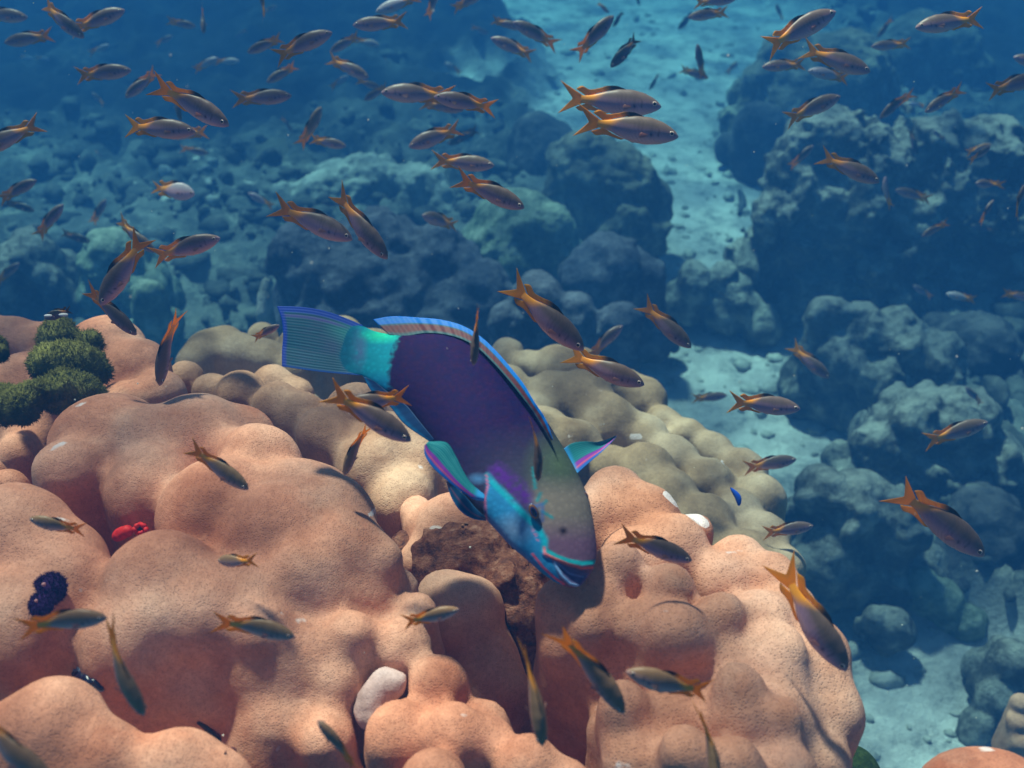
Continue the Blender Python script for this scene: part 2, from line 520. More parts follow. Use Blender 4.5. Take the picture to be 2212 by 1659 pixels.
B = boulder
B("coral_boulder", "domed olive boulder at the left edge of the sandy channel, above the slate coral", "boulder", "olive",
  [(1300, 400, 105), (1360, 480, 70), (1250, 350, 60), (1370, 400, 60)], 3.5, .22, 8, 5, cob=4, seed=2)
B("coral_boulder", "smooth rounded dark boulder shading the floor above the channel's left bank", "boulder", "dark",
  [(1180, 330, 75), (1160, 290, 50)], 4.1, .08, 6, 4, seed=3)
B("coral_mound", "pale green mottled coral mound left of the domed olive boulder", "coral", "green",
  [(1110, 500, 95), (1060, 540, 60), (1190, 500, 60), (1120, 450, 50)], 3.25, .14, 9, 5, cob=4, seed=4)
B("lumpy_coral", "slate blue lumpy coral below the domed olive boulder", "coral", "slate",
  [(1320, 580, 80), (1270, 600, 55), (1390, 600, 50)], 2.95, .16, 9, 5, cob=14, seed=5)
B("lumpy_coral", "wide bed of dark slate cobble coral behind the parrotfish tail", "coral", "slate",
  [(760, 620, 120), (880, 640, 120), (960, 690, 110), (680, 560, 90), (820, 540, 90), (1040, 650, 80), (940, 560, 70)], 2.85, .16, 9, 5, cob=26, seed=6, res=30)
B("flat_boulder", "long smooth olive boulder lying in the dim upper left reef", "boulder", "smooth",
  [(540, 370, 55), (600, 360, 62), (670, 350, 50), (720, 335, 36)], 4.3, .05, 5, 3, seed=7)
B("coral_ledge", "pale turf-covered ledge in the middle distance below the flat boulder", "ledge", "pale",
  [(700, 440, 70), (800, 420, 85), (900, 430, 70), (620, 440, 40)], 3.85, .22, 8, 5, cob=3, seed=8)
B("coral_mound", "green tinged low coral patch on the left floor near the fish with crossed tails", "coral", "green",
  [(250, 560, 75), (310, 620, 50), (200, 580, 40)], 3.0, .2, 9, 5, cob=8, seed=9)
B("coral_mound", "small yellow green coral knob left of the pale spindle of dead coral", "coral", "green",
  [(320, 640, 38)], 2.75, .2, 9, 5, cob=6, seed=10)
B("reef_rock", "dull grey rock on the left edge above the green tufted coral", "rock", "brown",
  [(60, 560, 70), (20, 600, 50), (110, 600, 40)], 3.0, .22, 9, 5, cob=6, seed=11)
B("reef_rock", "low dark ridge across the upper left, behind the school", "rock", "dark",
  [(180, 190, 85), (80, 150, 70), (300, 170, 80), (430, 160, 95), (560, 150, 90)], 6.3, .2, 8, 5, seed=12, drop=1.2)
B("reef_rock", "blue grey rock slope on the left edge below the fish cut by the frame", "rock", "brown",
  [(70, 400, 90), (180, 430, 85), (290, 460, 70)], 4.3, .25, 9, 5, cob=5, seed=13)
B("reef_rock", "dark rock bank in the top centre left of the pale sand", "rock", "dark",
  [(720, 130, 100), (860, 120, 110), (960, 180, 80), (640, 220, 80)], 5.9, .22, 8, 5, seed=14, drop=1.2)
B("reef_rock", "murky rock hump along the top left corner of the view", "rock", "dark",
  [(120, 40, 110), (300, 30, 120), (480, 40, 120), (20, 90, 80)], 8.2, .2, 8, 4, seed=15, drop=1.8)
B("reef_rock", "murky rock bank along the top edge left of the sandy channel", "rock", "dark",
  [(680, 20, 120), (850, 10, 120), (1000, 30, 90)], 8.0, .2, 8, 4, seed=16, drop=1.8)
B("spindle_coral", "pale upright spindle of dead coral beside the parrotfish tail", "dead coral", "pale",
  [(570, 640, 15), (569, 658, 15), (568, 675, 16), (572, 622, 12), (573, 608, 10)], 2.55, .18, 9, 4, seed=17, drop=.25)
# right side; overhang shade is also put into the dark rocks' colour
B("coral_boulder", "big blue green boulder on the channel's right bank, upper right", "boulder", "olive",
  [(1720, 210, 115), (1810, 170, 110), (1840, 230, 80), (1650, 180, 50), (1700, 130, 60)], 4.3, .13, 7, 5, seed=18, drop=.8)
B("coral_boulder", "block shaped boulder in the upper right, behind the big blue green one", "boulder", "olive",
  [(1980, 110, 85), (1930, 140, 60), (2050, 120, 70)], 4.9, .10, 7, 5, seed=19, drop=1.)
B("coral_boulder", "dim rounded boulder at the top right edge of the frame", "boulder", "olive",
  [(1850, 40, 90), (1940, 20, 90), (2080, 30, 110), (2180, 60, 80)], 6.4, .14, 7, 5, seed=20, drop=1.4)
B("coral_boulder", "dark ball shaped boulder sitting on sand at the channel's right bank", "boulder", "dark",
  [(1640, 275, 58)], 4.2, .08, 6, 4, seed=21)
B("reef_outcrop", "brown cavity-riddled outcrop filling the right middle distance", "reef outcrop", "brown",
  [(1790, 330, 95), (1700, 370, 62), (1880, 370, 110), (1990, 320, 90), (1690, 440, 52), (1850, 470, 95), (1960, 480, 95), (2050, 420, 90), (1920, 570, 55), (2130, 350, 95), (2180, 460, 90), (1770, 430, 70)], 3.1, .34, 9, 5, cob=9, seed=22, res=34, drop=.25)
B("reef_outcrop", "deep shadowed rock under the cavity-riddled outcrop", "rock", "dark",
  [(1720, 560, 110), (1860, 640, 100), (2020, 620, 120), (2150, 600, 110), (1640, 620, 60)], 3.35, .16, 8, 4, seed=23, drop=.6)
B("reef_rock", "wedge topped rock with a pale ridge sloping down to the right", "rock", "brown",
  [(1790, 680, 42), (1850, 720, 65), (1930, 740, 70), (2010, 790, 75), (1820, 770, 60), (1900, 820, 75)], 2.75, .26, 9, 5, cob=4, seed=24, res=30)
B("reef_rock", "dark hollow rock between the wedge topped rock and the right edge", "rock", "dark",
  [(2110, 760, 90), (2180, 860, 100), (2100, 900, 70)], 2.95, .18, 8, 5, seed=25)
B("reef_rock", "rubbly rock right of centre with white flecks near the right edge", "rock", "brown",
  [(1960, 900, 80), (2060, 930, 90), (1900, 960, 55), (2150, 1000, 80), (1990, 1010, 60)], 2.45, .28, 9, 5, cob=7, seed=26, res=30)
B("reef_rock", "dark lumpy rock beside the largest fish at right", "rock", "brown",
  [(1850, 1110, 90), (1800, 1180, 60), (1930, 1130, 70), (1780, 1060, 50)], 2.2, .26, 9, 5, cob=8, seed=27, res=30)
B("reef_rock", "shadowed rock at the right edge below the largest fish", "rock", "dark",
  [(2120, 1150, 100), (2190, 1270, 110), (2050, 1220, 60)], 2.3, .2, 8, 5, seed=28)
B("coral_mound", "greenish coral mound above the sand patch at lower right", "coral", "green",
  [(1990, 1262, 42), (2040, 1300, 40), (2085, 1340, 36), (2020, 1280, 34)], 2.24, .2, 9, 5, cob=6, seed=29, drop=.2)
B("reef_rock", "small rounded rock half sunk in the sand at lower right", "rock", "brown",
  [(1930, 1350, 42), (1890, 1335, 26)], 2.14, .22, 9, 5, cob=4, seed=30, drop=.15)
B("reef_rock", "rough low rock at the right edge above the pink coral knob", "rock", "brown",
  [(2150, 1500, 42), (2110, 1570, 30), (2190, 1430, 50)], 2.02, .26, 9, 5, cob=5, seed=31, drop=.15)
B("reef_rock", "low rubble hump where the sand narrows in mid channel", "rock", "brown",
  [(1580, 640, 50), (1500, 600, 40), (1650, 700, 40), (1560, 600, 40)], 3.2, .24, 9, 5, cob=6, seed=32, drop=.2)
B("reef_rock", "turf covered hump right below the slate coral", "rock", "slate",
  [(1160, 650, 60), (1240, 680, 55), (1330, 700, 50), (1100, 690, 45)], 2.6, .22, 9, 5, cob=9, seed=33, drop=.25)

# ------------------------------------------------------------------ foreground stony corals
PEACH = coral_mat("peach_coral_skin", (.42, .13, .065), (.67, .285, .175), (.79, .42, .29), 640, .5, .38)
PEACH2 = coral_mat("sandy_pink_coral_skin", (.42, .165, .09), (.65, .30, .185), (.79, .45, .33), 520, .5, .35)
BEIGE = coral_mat("beige_coral_skin", (.20, .12, .065), (.38, .25, .145), (.56, .41, .27), 420, .3, .3)
TAN = coral_mat("tan_coral_skin", (.38, .18, .10), (.54, .29, .18), (.68, .43, .30), 480, .4, .4)

def colony(name, label, mat, lobes, h0, res=.0055, kk=.03, noise=((.006, 14., 2),), deep=.55, shrink=.88, sub=0, bleach=(), cat="coral", core=()):
    L = []
    rr_ = np.random.RandomState(len(lobes))
    for l in lobes:
        x, y, r = l[:3]
        z = pdepth(y, h0) + (l[3] if len(l) > 3 else 0)
        rad = r * K * z * shrink
        L.append((at(x, y, z + rad * .35), rad, deep))
        for q in range(sub):
            a_ = rr_.rand() * 6.283; e_ = rr_.uniform(.45, .85)
            s_ = rr_.uniform(.40, .58)
            L.append((at(x, y, z + rad * .35) + rad * (RT * math.cos(a_) * e_ + UP * math.sin(a_) * e_ - FW * math.sqrt(1 - e_ * e_)) * (1.10 - s_), rad * s_, .03))
    for c in core: L.append(c)
    Vv, Ff = blob_mesh(L, res, kk, list(noise), zmin=.02)
    at_b = np.zeros(len(Vv))
    Pc = Vv - np.array(CAM[:])
    zc = Pc @ np.array(FW[:]); sx = 1106 + (Pc @ np.array(RT[:])) / zc / K; sy = 829.5 - (Pc @ np.array(UP[:])) / zc / K
    for pts, r in bleach:
        d = np.full(len(Vv), 1e9)
        for (ax, ay), (bx, by) in zip(pts[:-1], pts[1:]):
            vx, vy = bx - ax, by - ay
            t = np.clip(((sx - ax) * vx + (sy - ay) * vy) / (vx * vx + vy * vy + 1e-9), 0, 1)
            d = np.minimum(d, np.hypot(sx - ax - t * vx, sy - ay - t * vy))
        at_b = np.maximum(at_b, np.clip(1 - d / (2 * r), 0, 1))
    o = mesh_obj(name, Vv, Ff, mat, attrs={"bleach": at_b})
    tag(o, label, cat, "rounded stony coral colonies")
    return o

A = colony("massive_coral", "large peach coral head filling the lower left, holding the red sea squirt and purple worm", PEACH, [
    (225, 965, 132, .02), (150, 1020, 90, .0), (300, 960, 90), (430, 980, 135, .03), (520, 960, 90, .05), (560, 1010, 110), (340, 1060, 120, .02),
    (640, 1090, 120), (700, 1130, 120), (740, 1200, 110), (480, 1120, 150), (600, 1180, 150),
    (30, 1180, 150, -.02), (120, 1230, 120, -.01), (-60, 1260, 150), (160, 1330, 130, .01), (30, 1370, 150, 0),
    (350, 1275, 138, -.02), (440, 1340, 130, -.01), (300, 1390, 130, .0), (520, 1330, 130, .0), (560, 1440, 120, .03), (430, 1480, 130, .05), (300, 1500, 120, .06), (600, 1560, 120, .06),
    (690, 1300, 110, .02), (640, 1430, 110, .03), (720, 1480, 80, .04), (700, 1600, 80, .05), (560, 1640, 100, .08),
    (120, 1590, 130, -.03), (20, 1640, 120, -.02), (230, 1640, 100, -.02), (380, 1670, 115, -.01), (460, 1720, 110, .0), (120, 1740, 150),
    (790, 1290, 85, .03), (800, 1400, 80, .05), (870, 1400, 80, .03), (900, 1330, 60, .04), (870, 1270, 45, .05),
    (860, 1590, 88, .03), (950, 1480, 80, .03), (980, 1590, 90, .02), (1060, 1600, 70, .03), (1140, 1650, 80, .02), (1220, 1700, 70, .03), (930, 1690, 90), (1050, 1560, 60, .05),
    (15, 1060, 60, .05), (-40, 1040, 60, .07),
    (650, 1245, 88, -.012), (560, 1365, 86, -.008), (335, 1345, 74, -.022), (822, 1215, 56, .004), (590, 1075, 84, .0), (700, 1060, 60, .01), (500, 985, 70, .01), (760, 1370, 60, .01), (160, 1250, 84, -.02), (60, 1330, 80, -.02)],
    .57, kk=.012, shrink=.93, noise=((.008, 9., 2), (.002, 30., 2)), bleach=[([(812, 1100), (800, 1112)], 5), ([(1, 1), (2, 2)], 1)])

Bc = colony("massive_coral", "knobbly peach coral head at lower right, under the parrotfish snout", PEACH2, [
    (1330, 1075, 85, .03), (1300, 1130, 90, .04), (1400, 1120, 90, .03), (1450, 1190, 95, .02), (1370, 1210, 90, .02), (1500, 1150, 60, .05),
    (1590, 1215, 75, .04), (1660, 1260, 75, .03), (1560, 1260, 80, .03), (1710, 1330, 75, .03), (1640, 1350, 90, .02), (1760, 1400, 78, .03),
    (1220, 1310, 75, .01), (1290, 1300, 70, .0), (1230, 1390, 85, .03), (1330, 1370, 90, .03), (1310, 1250, 55, .0),
    (1440, 1280, 62, .0), (1470, 1380, 70, -.01), (1390, 1350, 60, .0), (1540, 1370, 80, .02), (1560, 1450, 90, .02), (1430, 1450, 90, .04), (1310, 1470, 100, .06),
    (1660, 1460, 95, .02), (1740, 1480, 90, .04), (1775, 1540, 84, .05), (1690, 1560, 95, .03), (1600, 1560, 95, .01), (1500, 1550, 80, .03), (1430, 1560, 75, .03),
    (1380, 1640, 95, .03), (1480, 1650, 85, .01), (1580, 1680, 90, .0), (1690, 1680, 95, .02), (1770, 1650, 88, .05), (1320, 1580, 60, .06),
    (1335, 1228, 62, -.014), (1452, 1268, 60, -.018), (1452, 1365, 66, -.02), (1562, 1325, 58, -.012), (1350, 1535, 64, .01), (1478, 1622, 60, -.015), (1600, 1490, 64, -.008), (1690, 1395, 60, .0), (1690, 1560, 60, .0), (1590, 1640, 60, -.012), (1265, 1345, 52, -.004)],
    .56, kk=.010, sub=1, shrink=.90, noise=((.007, 13., 2), (.002, 36., 2)), bleach=[([(1438, 1066), (1462, 1088)], 7), ([(1462, 1088), (1478, 1096)], 4), ([(1478, 1096), (1524, 1132)], 10)])

Cc = colony("massive_coral", "small peach coral lobes wedged in the gap between the two big heads", PEACH, [
    (905, 1210, 46, .12), (1085, 1500, 75, .13), (1010, 1400, 90, .13),
    (975, 1140, 92, .10), (920, 1130, 50, .12), (1000, 1330, 105, .09), (1050, 1430, 90, .12), (960, 1290, 70, .10), (1070, 1530, 70, .14), (900, 1100, 40, .13)],
    .60, kk=.015, bleach=[([(940, 1150), (985, 1170)], 16)])

Dd = colony("massive_coral", "bumpy tan coral behind the big left head, below the parrotfish tail", TAN, [
    (520, 850, 58), (460, 850, 50, .02), (400, 820, 42, .03), (600, 880, 62), (650, 900, 62), (690, 930, 60, -.02), (590, 830, 50, .04), (640, 850, 45, .05),
    (770, 890, 72, -.01), (720, 960, 60), (840, 960, 85, .0), (800, 1010, 80, .0), (900, 1010, 85, .02), (960, 990, 80, .04), (870, 1080, 80, .02), (980, 1050, 60, .05), (850, 890, 70, .05), (1020, 940, 70, .08), (930, 900, 80, .08)],
    .68, kk=.012, shrink=.93, noise=((.005, 18., 2),))

Pp = colony("massive_coral", "pale beige coral lobes far behind the bumpy tan coral, left of the tail fin", BEIGE, [
    (455, 765, 62), (520, 770, 60), (580, 775, 50), (420, 790, 40), (640, 745, 48, .02), (650, 800, 50), (700, 770, 60), (740, 730, 55, .05), (800, 760, 60, .06), (660, 880, 40, -.06), (860, 800, 70, .05), (570, 730, 40, .03), (490, 740, 36)],
    .84, kk=.02, noise=((.006, 16., 2),))

Ee = colony("massive_coral", "sunlit peach coral at the left edge carrying green tufts", PEACH, [
    (30, 740, 65), (110, 750, 70), (230, 765, 98), (300, 800, 78), (350, 850, 60), (60, 830, 80), (160, 850, 80), (-40, 730, 70), (260, 880, 70), (0, 920, 70, .02), (90, 940, 60, .05), (40, 985, 60, .03), (-30, 860, 80)],
    .64, kk=.02, noise=((.006, 16., 3),))

Ff_ = colony("massive_coral", "olive beige coral colony with many lobes behind the right head", BEIGE, [
    (1095, 770, 44, .03), (1140, 800, 46, .02), (1200, 800, 58), (1255, 800, 58), (1190, 860, 56, -.02), (1270, 870, 72, -.02), (1310, 910, 70, -.03), (1340, 850, 60, .04), (1390, 870, 58, .04), (1430, 920, 56, .03),
    (1480, 950, 55, .03), (1390, 950, 62), (1450, 1000, 60), (1540, 980, 55, .03), (1600, 1020, 60, .03), (1530, 1050, 62), (1390, 1020, 72, -.05), (1320, 1010, 60, -.03), (1440, 1080, 75, -.03),
    (1640, 1080, 62, .02), (1590, 1110, 65), (1520, 1140, 80, -.02), (1640, 1160, 70), (1680, 1230, 60), (1090, 850, 60, .0), (1180, 940, 70, -.06), (1240, 960, 70, -.06), (1600, 1230, 90, 0), (1150, 900, 60, -.03)],
    .92, res=.007, kk=.012, shrink=.95, noise=((.014, 11., 3), (.004, 34., 3)), bleach=[([(1365, 943), (1382, 943)], 7), ([(1560, 996), (1564, 1000)], 3)])

Gg = colony("massive_coral", "smooth pink coral knob in the bottom right corner", PEACH, [
    (2120, 1735, 112), (2190, 1740, 100), (2060, 1760, 90)], .62, kk=.03, deep=.3)

# rough brown rock in the gap
gl = []
for (x, y, r, dz) in [(960, 1210, 75, .11), (1040, 1200, 70, .11), (1090, 1270, 70, .11), (1130, 1340, 60, .13), (1150, 1440, 60, .19), (900, 1180, 50, .14), (1040, 1150, 50, .12), (1160, 1260, 50, .13), (1150, 1560, 60, .22), (1180, 1200, 60, .13)]:
    z = pdepth(y, .60) + dz
    gl.append((at(x, y, z), r * K * z, .3))
Vv, Fv = blob_mesh(gl, .004, .02, [(.014, 60., 4)], zmin=.02)
turfm = rock_mat("brown_turf_rock", (.05, .010, .010), (.26, .085, .045), (.50, .25, .17), 80, .2, .01)
o = mesh_obj("turf_rock", Vv, Fv, turfm)
tag(o, "rough brown algae covered rock in the gap under the parrotfish belly", "rock")

# green tufted coral on the left colony
def tuft(name, label, lobs, h0, res=.0045):
    L = []
    for x, y, r, dz in lobs:
        z = pdepth(y, h0) + dz
        L.append((at(x, y, z), r * K * z * .84, .004))
    Vv, Fv = blob_mesh(L, res, .008, [(.007, 55., 4)], zmin=.02)
    # short tentacles standing all over the lobes
    r = np.random.RandomState(len(Vv))
    fi = r.randint(0, len(Fv), 16000)
    a_, b_, c_ = Vv[Fv[fi, 0]], Vv[Fv[fi, 1]], Vv[Fv[fi, 3]]
    nn = np.cross(b_ - a_, c_ - a_); nn /= np.linalg.norm(nn, axis=1)[:, None] + 1e-12
    p0 = (a_ + b_ + c_) / 3 + r.normal(size=(16000, 3)) * .001
    d_ = nn + r.normal(size=(16000, 3)) * .35
    s1 = np.cross(d_, r.normal(size=(16000, 3))); s1 /= np.linalg.norm(s1, axis=1)[:, None]; s2 = np.cross(d_, s1)
    ln = r.uniform(.0014, .0034, (16000, 1)); wd_ = .00045
    tv = np.stack([p0 + s1 * wd_, p0 - s1 * wd_ * .5 + s2 * wd_ * .8, p0 - s1 * wd_ * .5 - s2 * wd_ * .8, p0 + d_ * ln], 1).reshape(-1, 3)
    k0 = len(Vv) + np.arange(16000)[:, None] * 4
    tri = np.concatenate([k0 + [[0, 1, 3]], k0 + [[1, 2, 3]], k0 + [[2, 0, 3]]])
    quads = np.concatenate([Fv[:, [0, 1, 2]], Fv[:, [0, 2, 3]]])
    o = mesh_obj(name, np.concatenate([Vv, tv]), np.concatenate([quads, tri]), tuftm)
    return tag(o, label, "soft coral", "green tufted soft corals")
tuftm = rock_mat("green_tuft", (.07, .07, .014), (.16, .155, .035), (.26, .25, .08), 45, .35, .006)
tuft("tufted_soft_coral", "largest moss green tufted clump with folded lobes on the left coral", [
    (125, 725, 50, 0), (160, 790, 62, -.02), (105, 790, 50, -.02), (195, 735, 30, .0), (205, 790, 36, .0), (140, 840, 52, -.02), (195, 850, 42, -.01), (100, 845, 35, -.02)], .58)
tuft("tufted_soft_coral", "low moss green clump spilling down the left coral at the frame's edge", [
    (75, 850, 34, -.01), (38, 862, 36, -.01), (10, 855, 30, 0), (48, 880, 30, -.01), (5, 885, 26, 0)], .57)
tuft("tufted_soft_coral", "tiny moss green clump cut by the left frame edge", [(0, 760, 15, -.02), (-5, 745, 14, -.02)], .57, .003)
ge = at(1838, 1672, .88)
Vv, Fv = blob_mesh([(ge, 62 * K * .88, .05), (ge + Vector((.0, .01, -.03)), .03, .1)], .003, .02, [(.0015, 60., 2)])
dg = rock_mat("dark_green_ball", (.012, .03, .008), (.03, .06, .015), (.06, .10, .03), 200, .15, .003)
tag(mesh_obj("algae_ball", Vv, Fv, dg), "dark green algae ball beside the right coral head's foot", "algae")

# coral fingers at the right edge
fl = [(at(2206, 1520, 1.5), .016, .1), (at(2204, 1560, 1.5), .018, .1), (at(2208, 1600, 1.5), .02, .1)]
fl += [(at(2183 + i * 3, 1548 + i * 9, 1.5), .0065 + .0003 * i, .0) for i in range(9)]
Vv, Fv = blob_mesh(fl, .003, .006, [(.001, 60., 2)])
tag(mesh_obj("finger_coral", Vv, Fv, TAN), "blurry tan coral finger poking in at the right edge", "coral")

bpy.context.view_layer.update()
DG = bpy.context.evaluated_depsgraph_get()
bpy.context.view_layer.update()
DG = bpy.context.evaluated_depsgraph_get()
def hit(x, y):
    d = (at(x, y, 1.0) - CAM).normalized()
    ok, loc, nor, _, ob, _ = S.ray_cast(DG, CAM, d)
    if not ok: return None
    return loc, nor, (loc - CAM).dot(FW), ob

# ------------------------------------------------------------------ drawing helpers on a fish's side
def H2D(p):
    p = np.asarray(p, float)
    return np.stack([589.7 + .3905 * p[..., 0], 640 + .3905 * p[..., 1]], -1)

def pldist(P, pts):
    d = np.full(P.shape[:-1], 1e9)
    for (ax, ay), (bx, by) in zip(pts[:-1], pts[1:]):
        vx, vy = bx - ax, by - ay
        t = np.clip(((P[..., 0] - ax) * vx + (P[..., 1] - ay) * vy) / (vx * vx + vy * vy + 1e-9), 0, 1)
        d = np.minimum(d, np.hypot(P[..., 0] - ax - t * vx, P[..., 1] - ay - t * vy))
    return d

def inpoly(P, pts, soft=8):
    ins = np.zeros(P.shape[:-1], bool)
    n = len(pts)
    for i in range(n):
        (x1, y1), (x2, y2) = pts[i], pts[(i + 1) % n]
        c = ((y1 > P[..., 1]) != (y2 > P[..., 1])) & (P[..., 0] < (x2 - x1) * (P[..., 1] - y1) / ((y2 - y1) + 1e-9) + x1)
        ins ^= c
    d = pldist(P, list(pts) + [pts[0]])
    return np.clip(.5 + np.where(ins, d, -d) / (2 * soft), 0, 1)

def lay(C, m, rgb):
    c = np.array(lin(*rgb))
    return C * (1 - m[..., None]) + c * m[..., None]

def line(P, pts, wdt, soft=5):
    return np.clip((wdt - pldist(P, pts)) / soft + .5, 0, 1)

def resample(pts, n):
    """smooth curve through pts, n samples (Catmull-Rom over chord length)"""
    p = np.asarray(pts, float)
    t = np.concatenate([[0], np.cumsum(np.linalg.norm(np.diff(p, axis=0), axis=1))])
    t /= t[-1]
    m = np.gradient(p, t, axis=0)
    u = np.linspace(0, 1, n)
    i = np.clip(np.searchsorted(t, u, 'right') - 1, 0, len(t) - 2)
    h = (t[i + 1] - t[i])[:, None]; s = ((u - t[i]) / (t[i + 1] - t[i]))[:, None]
    return ((2 * s**3 - 3 * s**2 + 1) * p[i] + (s**3 - 2 * s**2 + s) * h * m[i] +
            (-2 * s**3 + 3 * s**2) * p[i + 1] + (s**3 - s**2) * h * m[i + 1])

# ------------------------------------------------------------------ parrotfish
PZ = lambda y: .84 - .115 * (y - 40) / 1500.0          # camera depth of its midline against row
def HP(P, off):
    """P in hero pixels, off = metres toward the camera -> world"""
    D = H2D(P)
    z = PZ(P[..., 1]) - off
    x = (D[..., 0] - 1106) * K * z; y = (D[..., 1] - 829.5) * K * z
    out = np.array(CAM[:]) + z[..., None] * np.array(FW[:]) + x[..., None] * np.array(RT[:]) - y[..., None] * np.array(UP[:])
    return out
UNIT = .3905 * K * .785                                   # metres per hero pixel on the fish

ST = [((300, 118), (300, 410), 2), ((350, 130), (350, 418), 4), ((400, 142), (400, 426), 8), ((450, 152), (450, 432), 16), ((500, 166), (495, 440), 27), ((560, 192), (530, 465), 42), ((640, 208), (590, 505), 58), ((740, 214), (650, 545), 76),
      ((860, 205), (710, 595), 96), ((960, 205), (775, 665), 112), ((1060, 232), (835, 745), 128), ((1150, 295), (885, 815), 140),
      ((1240, 385), (925, 880), 150), ((1330, 488), (962, 945), 158), ((1420, 595), (1005, 1025), 162), ((1505, 680), (1055, 1100), 162),
      ((1578, 790), (1110, 1170), 162), ((1640, 895), (1175, 1232), 160), ((1702, 1015), (1240, 1300), 154), ((1745, 1115), (1315, 1382), 144),
      ((1766, 1210), (1395, 1450), 130), ((1785, 1330), (1480, 1525), 112), ((1790, 1430), (1555, 1578), 90), ((1778, 1490), (1605, 1600), 70),
      ((1755, 1535), (1650, 1612), 48), ((1728, 1572), (1690, 1605), 22), ((1712, 1592), (1702, 1600), 4)]
NS, NR = 330, 150
Tp = resample([s[0] for s in ST], NS); Bp = resample([s[1] for s in ST], NS); Wp = resample([(s[2] * 1.0, i * 60.) for i, s in enumerate(ST)], NS)
# keep the three rails in step
kk_ = np.linspace(0, len(ST) - 1, NS)
def rail(vals):
    v = np.asarray(vals, float); i = np.clip(np.floor(kk_).astype(int), 0, len(v) - 2); s = kk_ - i
    m = np.gradient(v, axis=0)
    s = s.reshape(-1, *([1] * (v.ndim - 1)))
    return (2 * s**3 - 3 * s**2 + 1) * v[i] + (s**3 - 2 * s**2 + s) * m[i] + (-2 * s**3 + 3 * s**2) * v[i + 1] + (s**3 - s**2) * m[i + 1]
Tp = rail([s[0] for s in ST]); Bp = rail([s[1] for s in ST]); Wp = rail([float(s[2]) for s in ST])
th = np.linspace(0, 2 * np.pi, NR, endpoint=False)
ct, st_ = np.cos(th), np.sin(th)
e_ = 0.88
ctp = np.sign(ct) * np.abs(ct) ** 1.0
Pm = (Tp + Bp) / 2
Ax = (Tp - Bp) / 2
P2 = Pm[:, None, :] + Ax[:, None, :] * ctp[None, :, None]
OFF = Wp[:, None] * (np.sign(st_) * np.abs(st_) ** e_)[None, :] * UNIT * 1.05

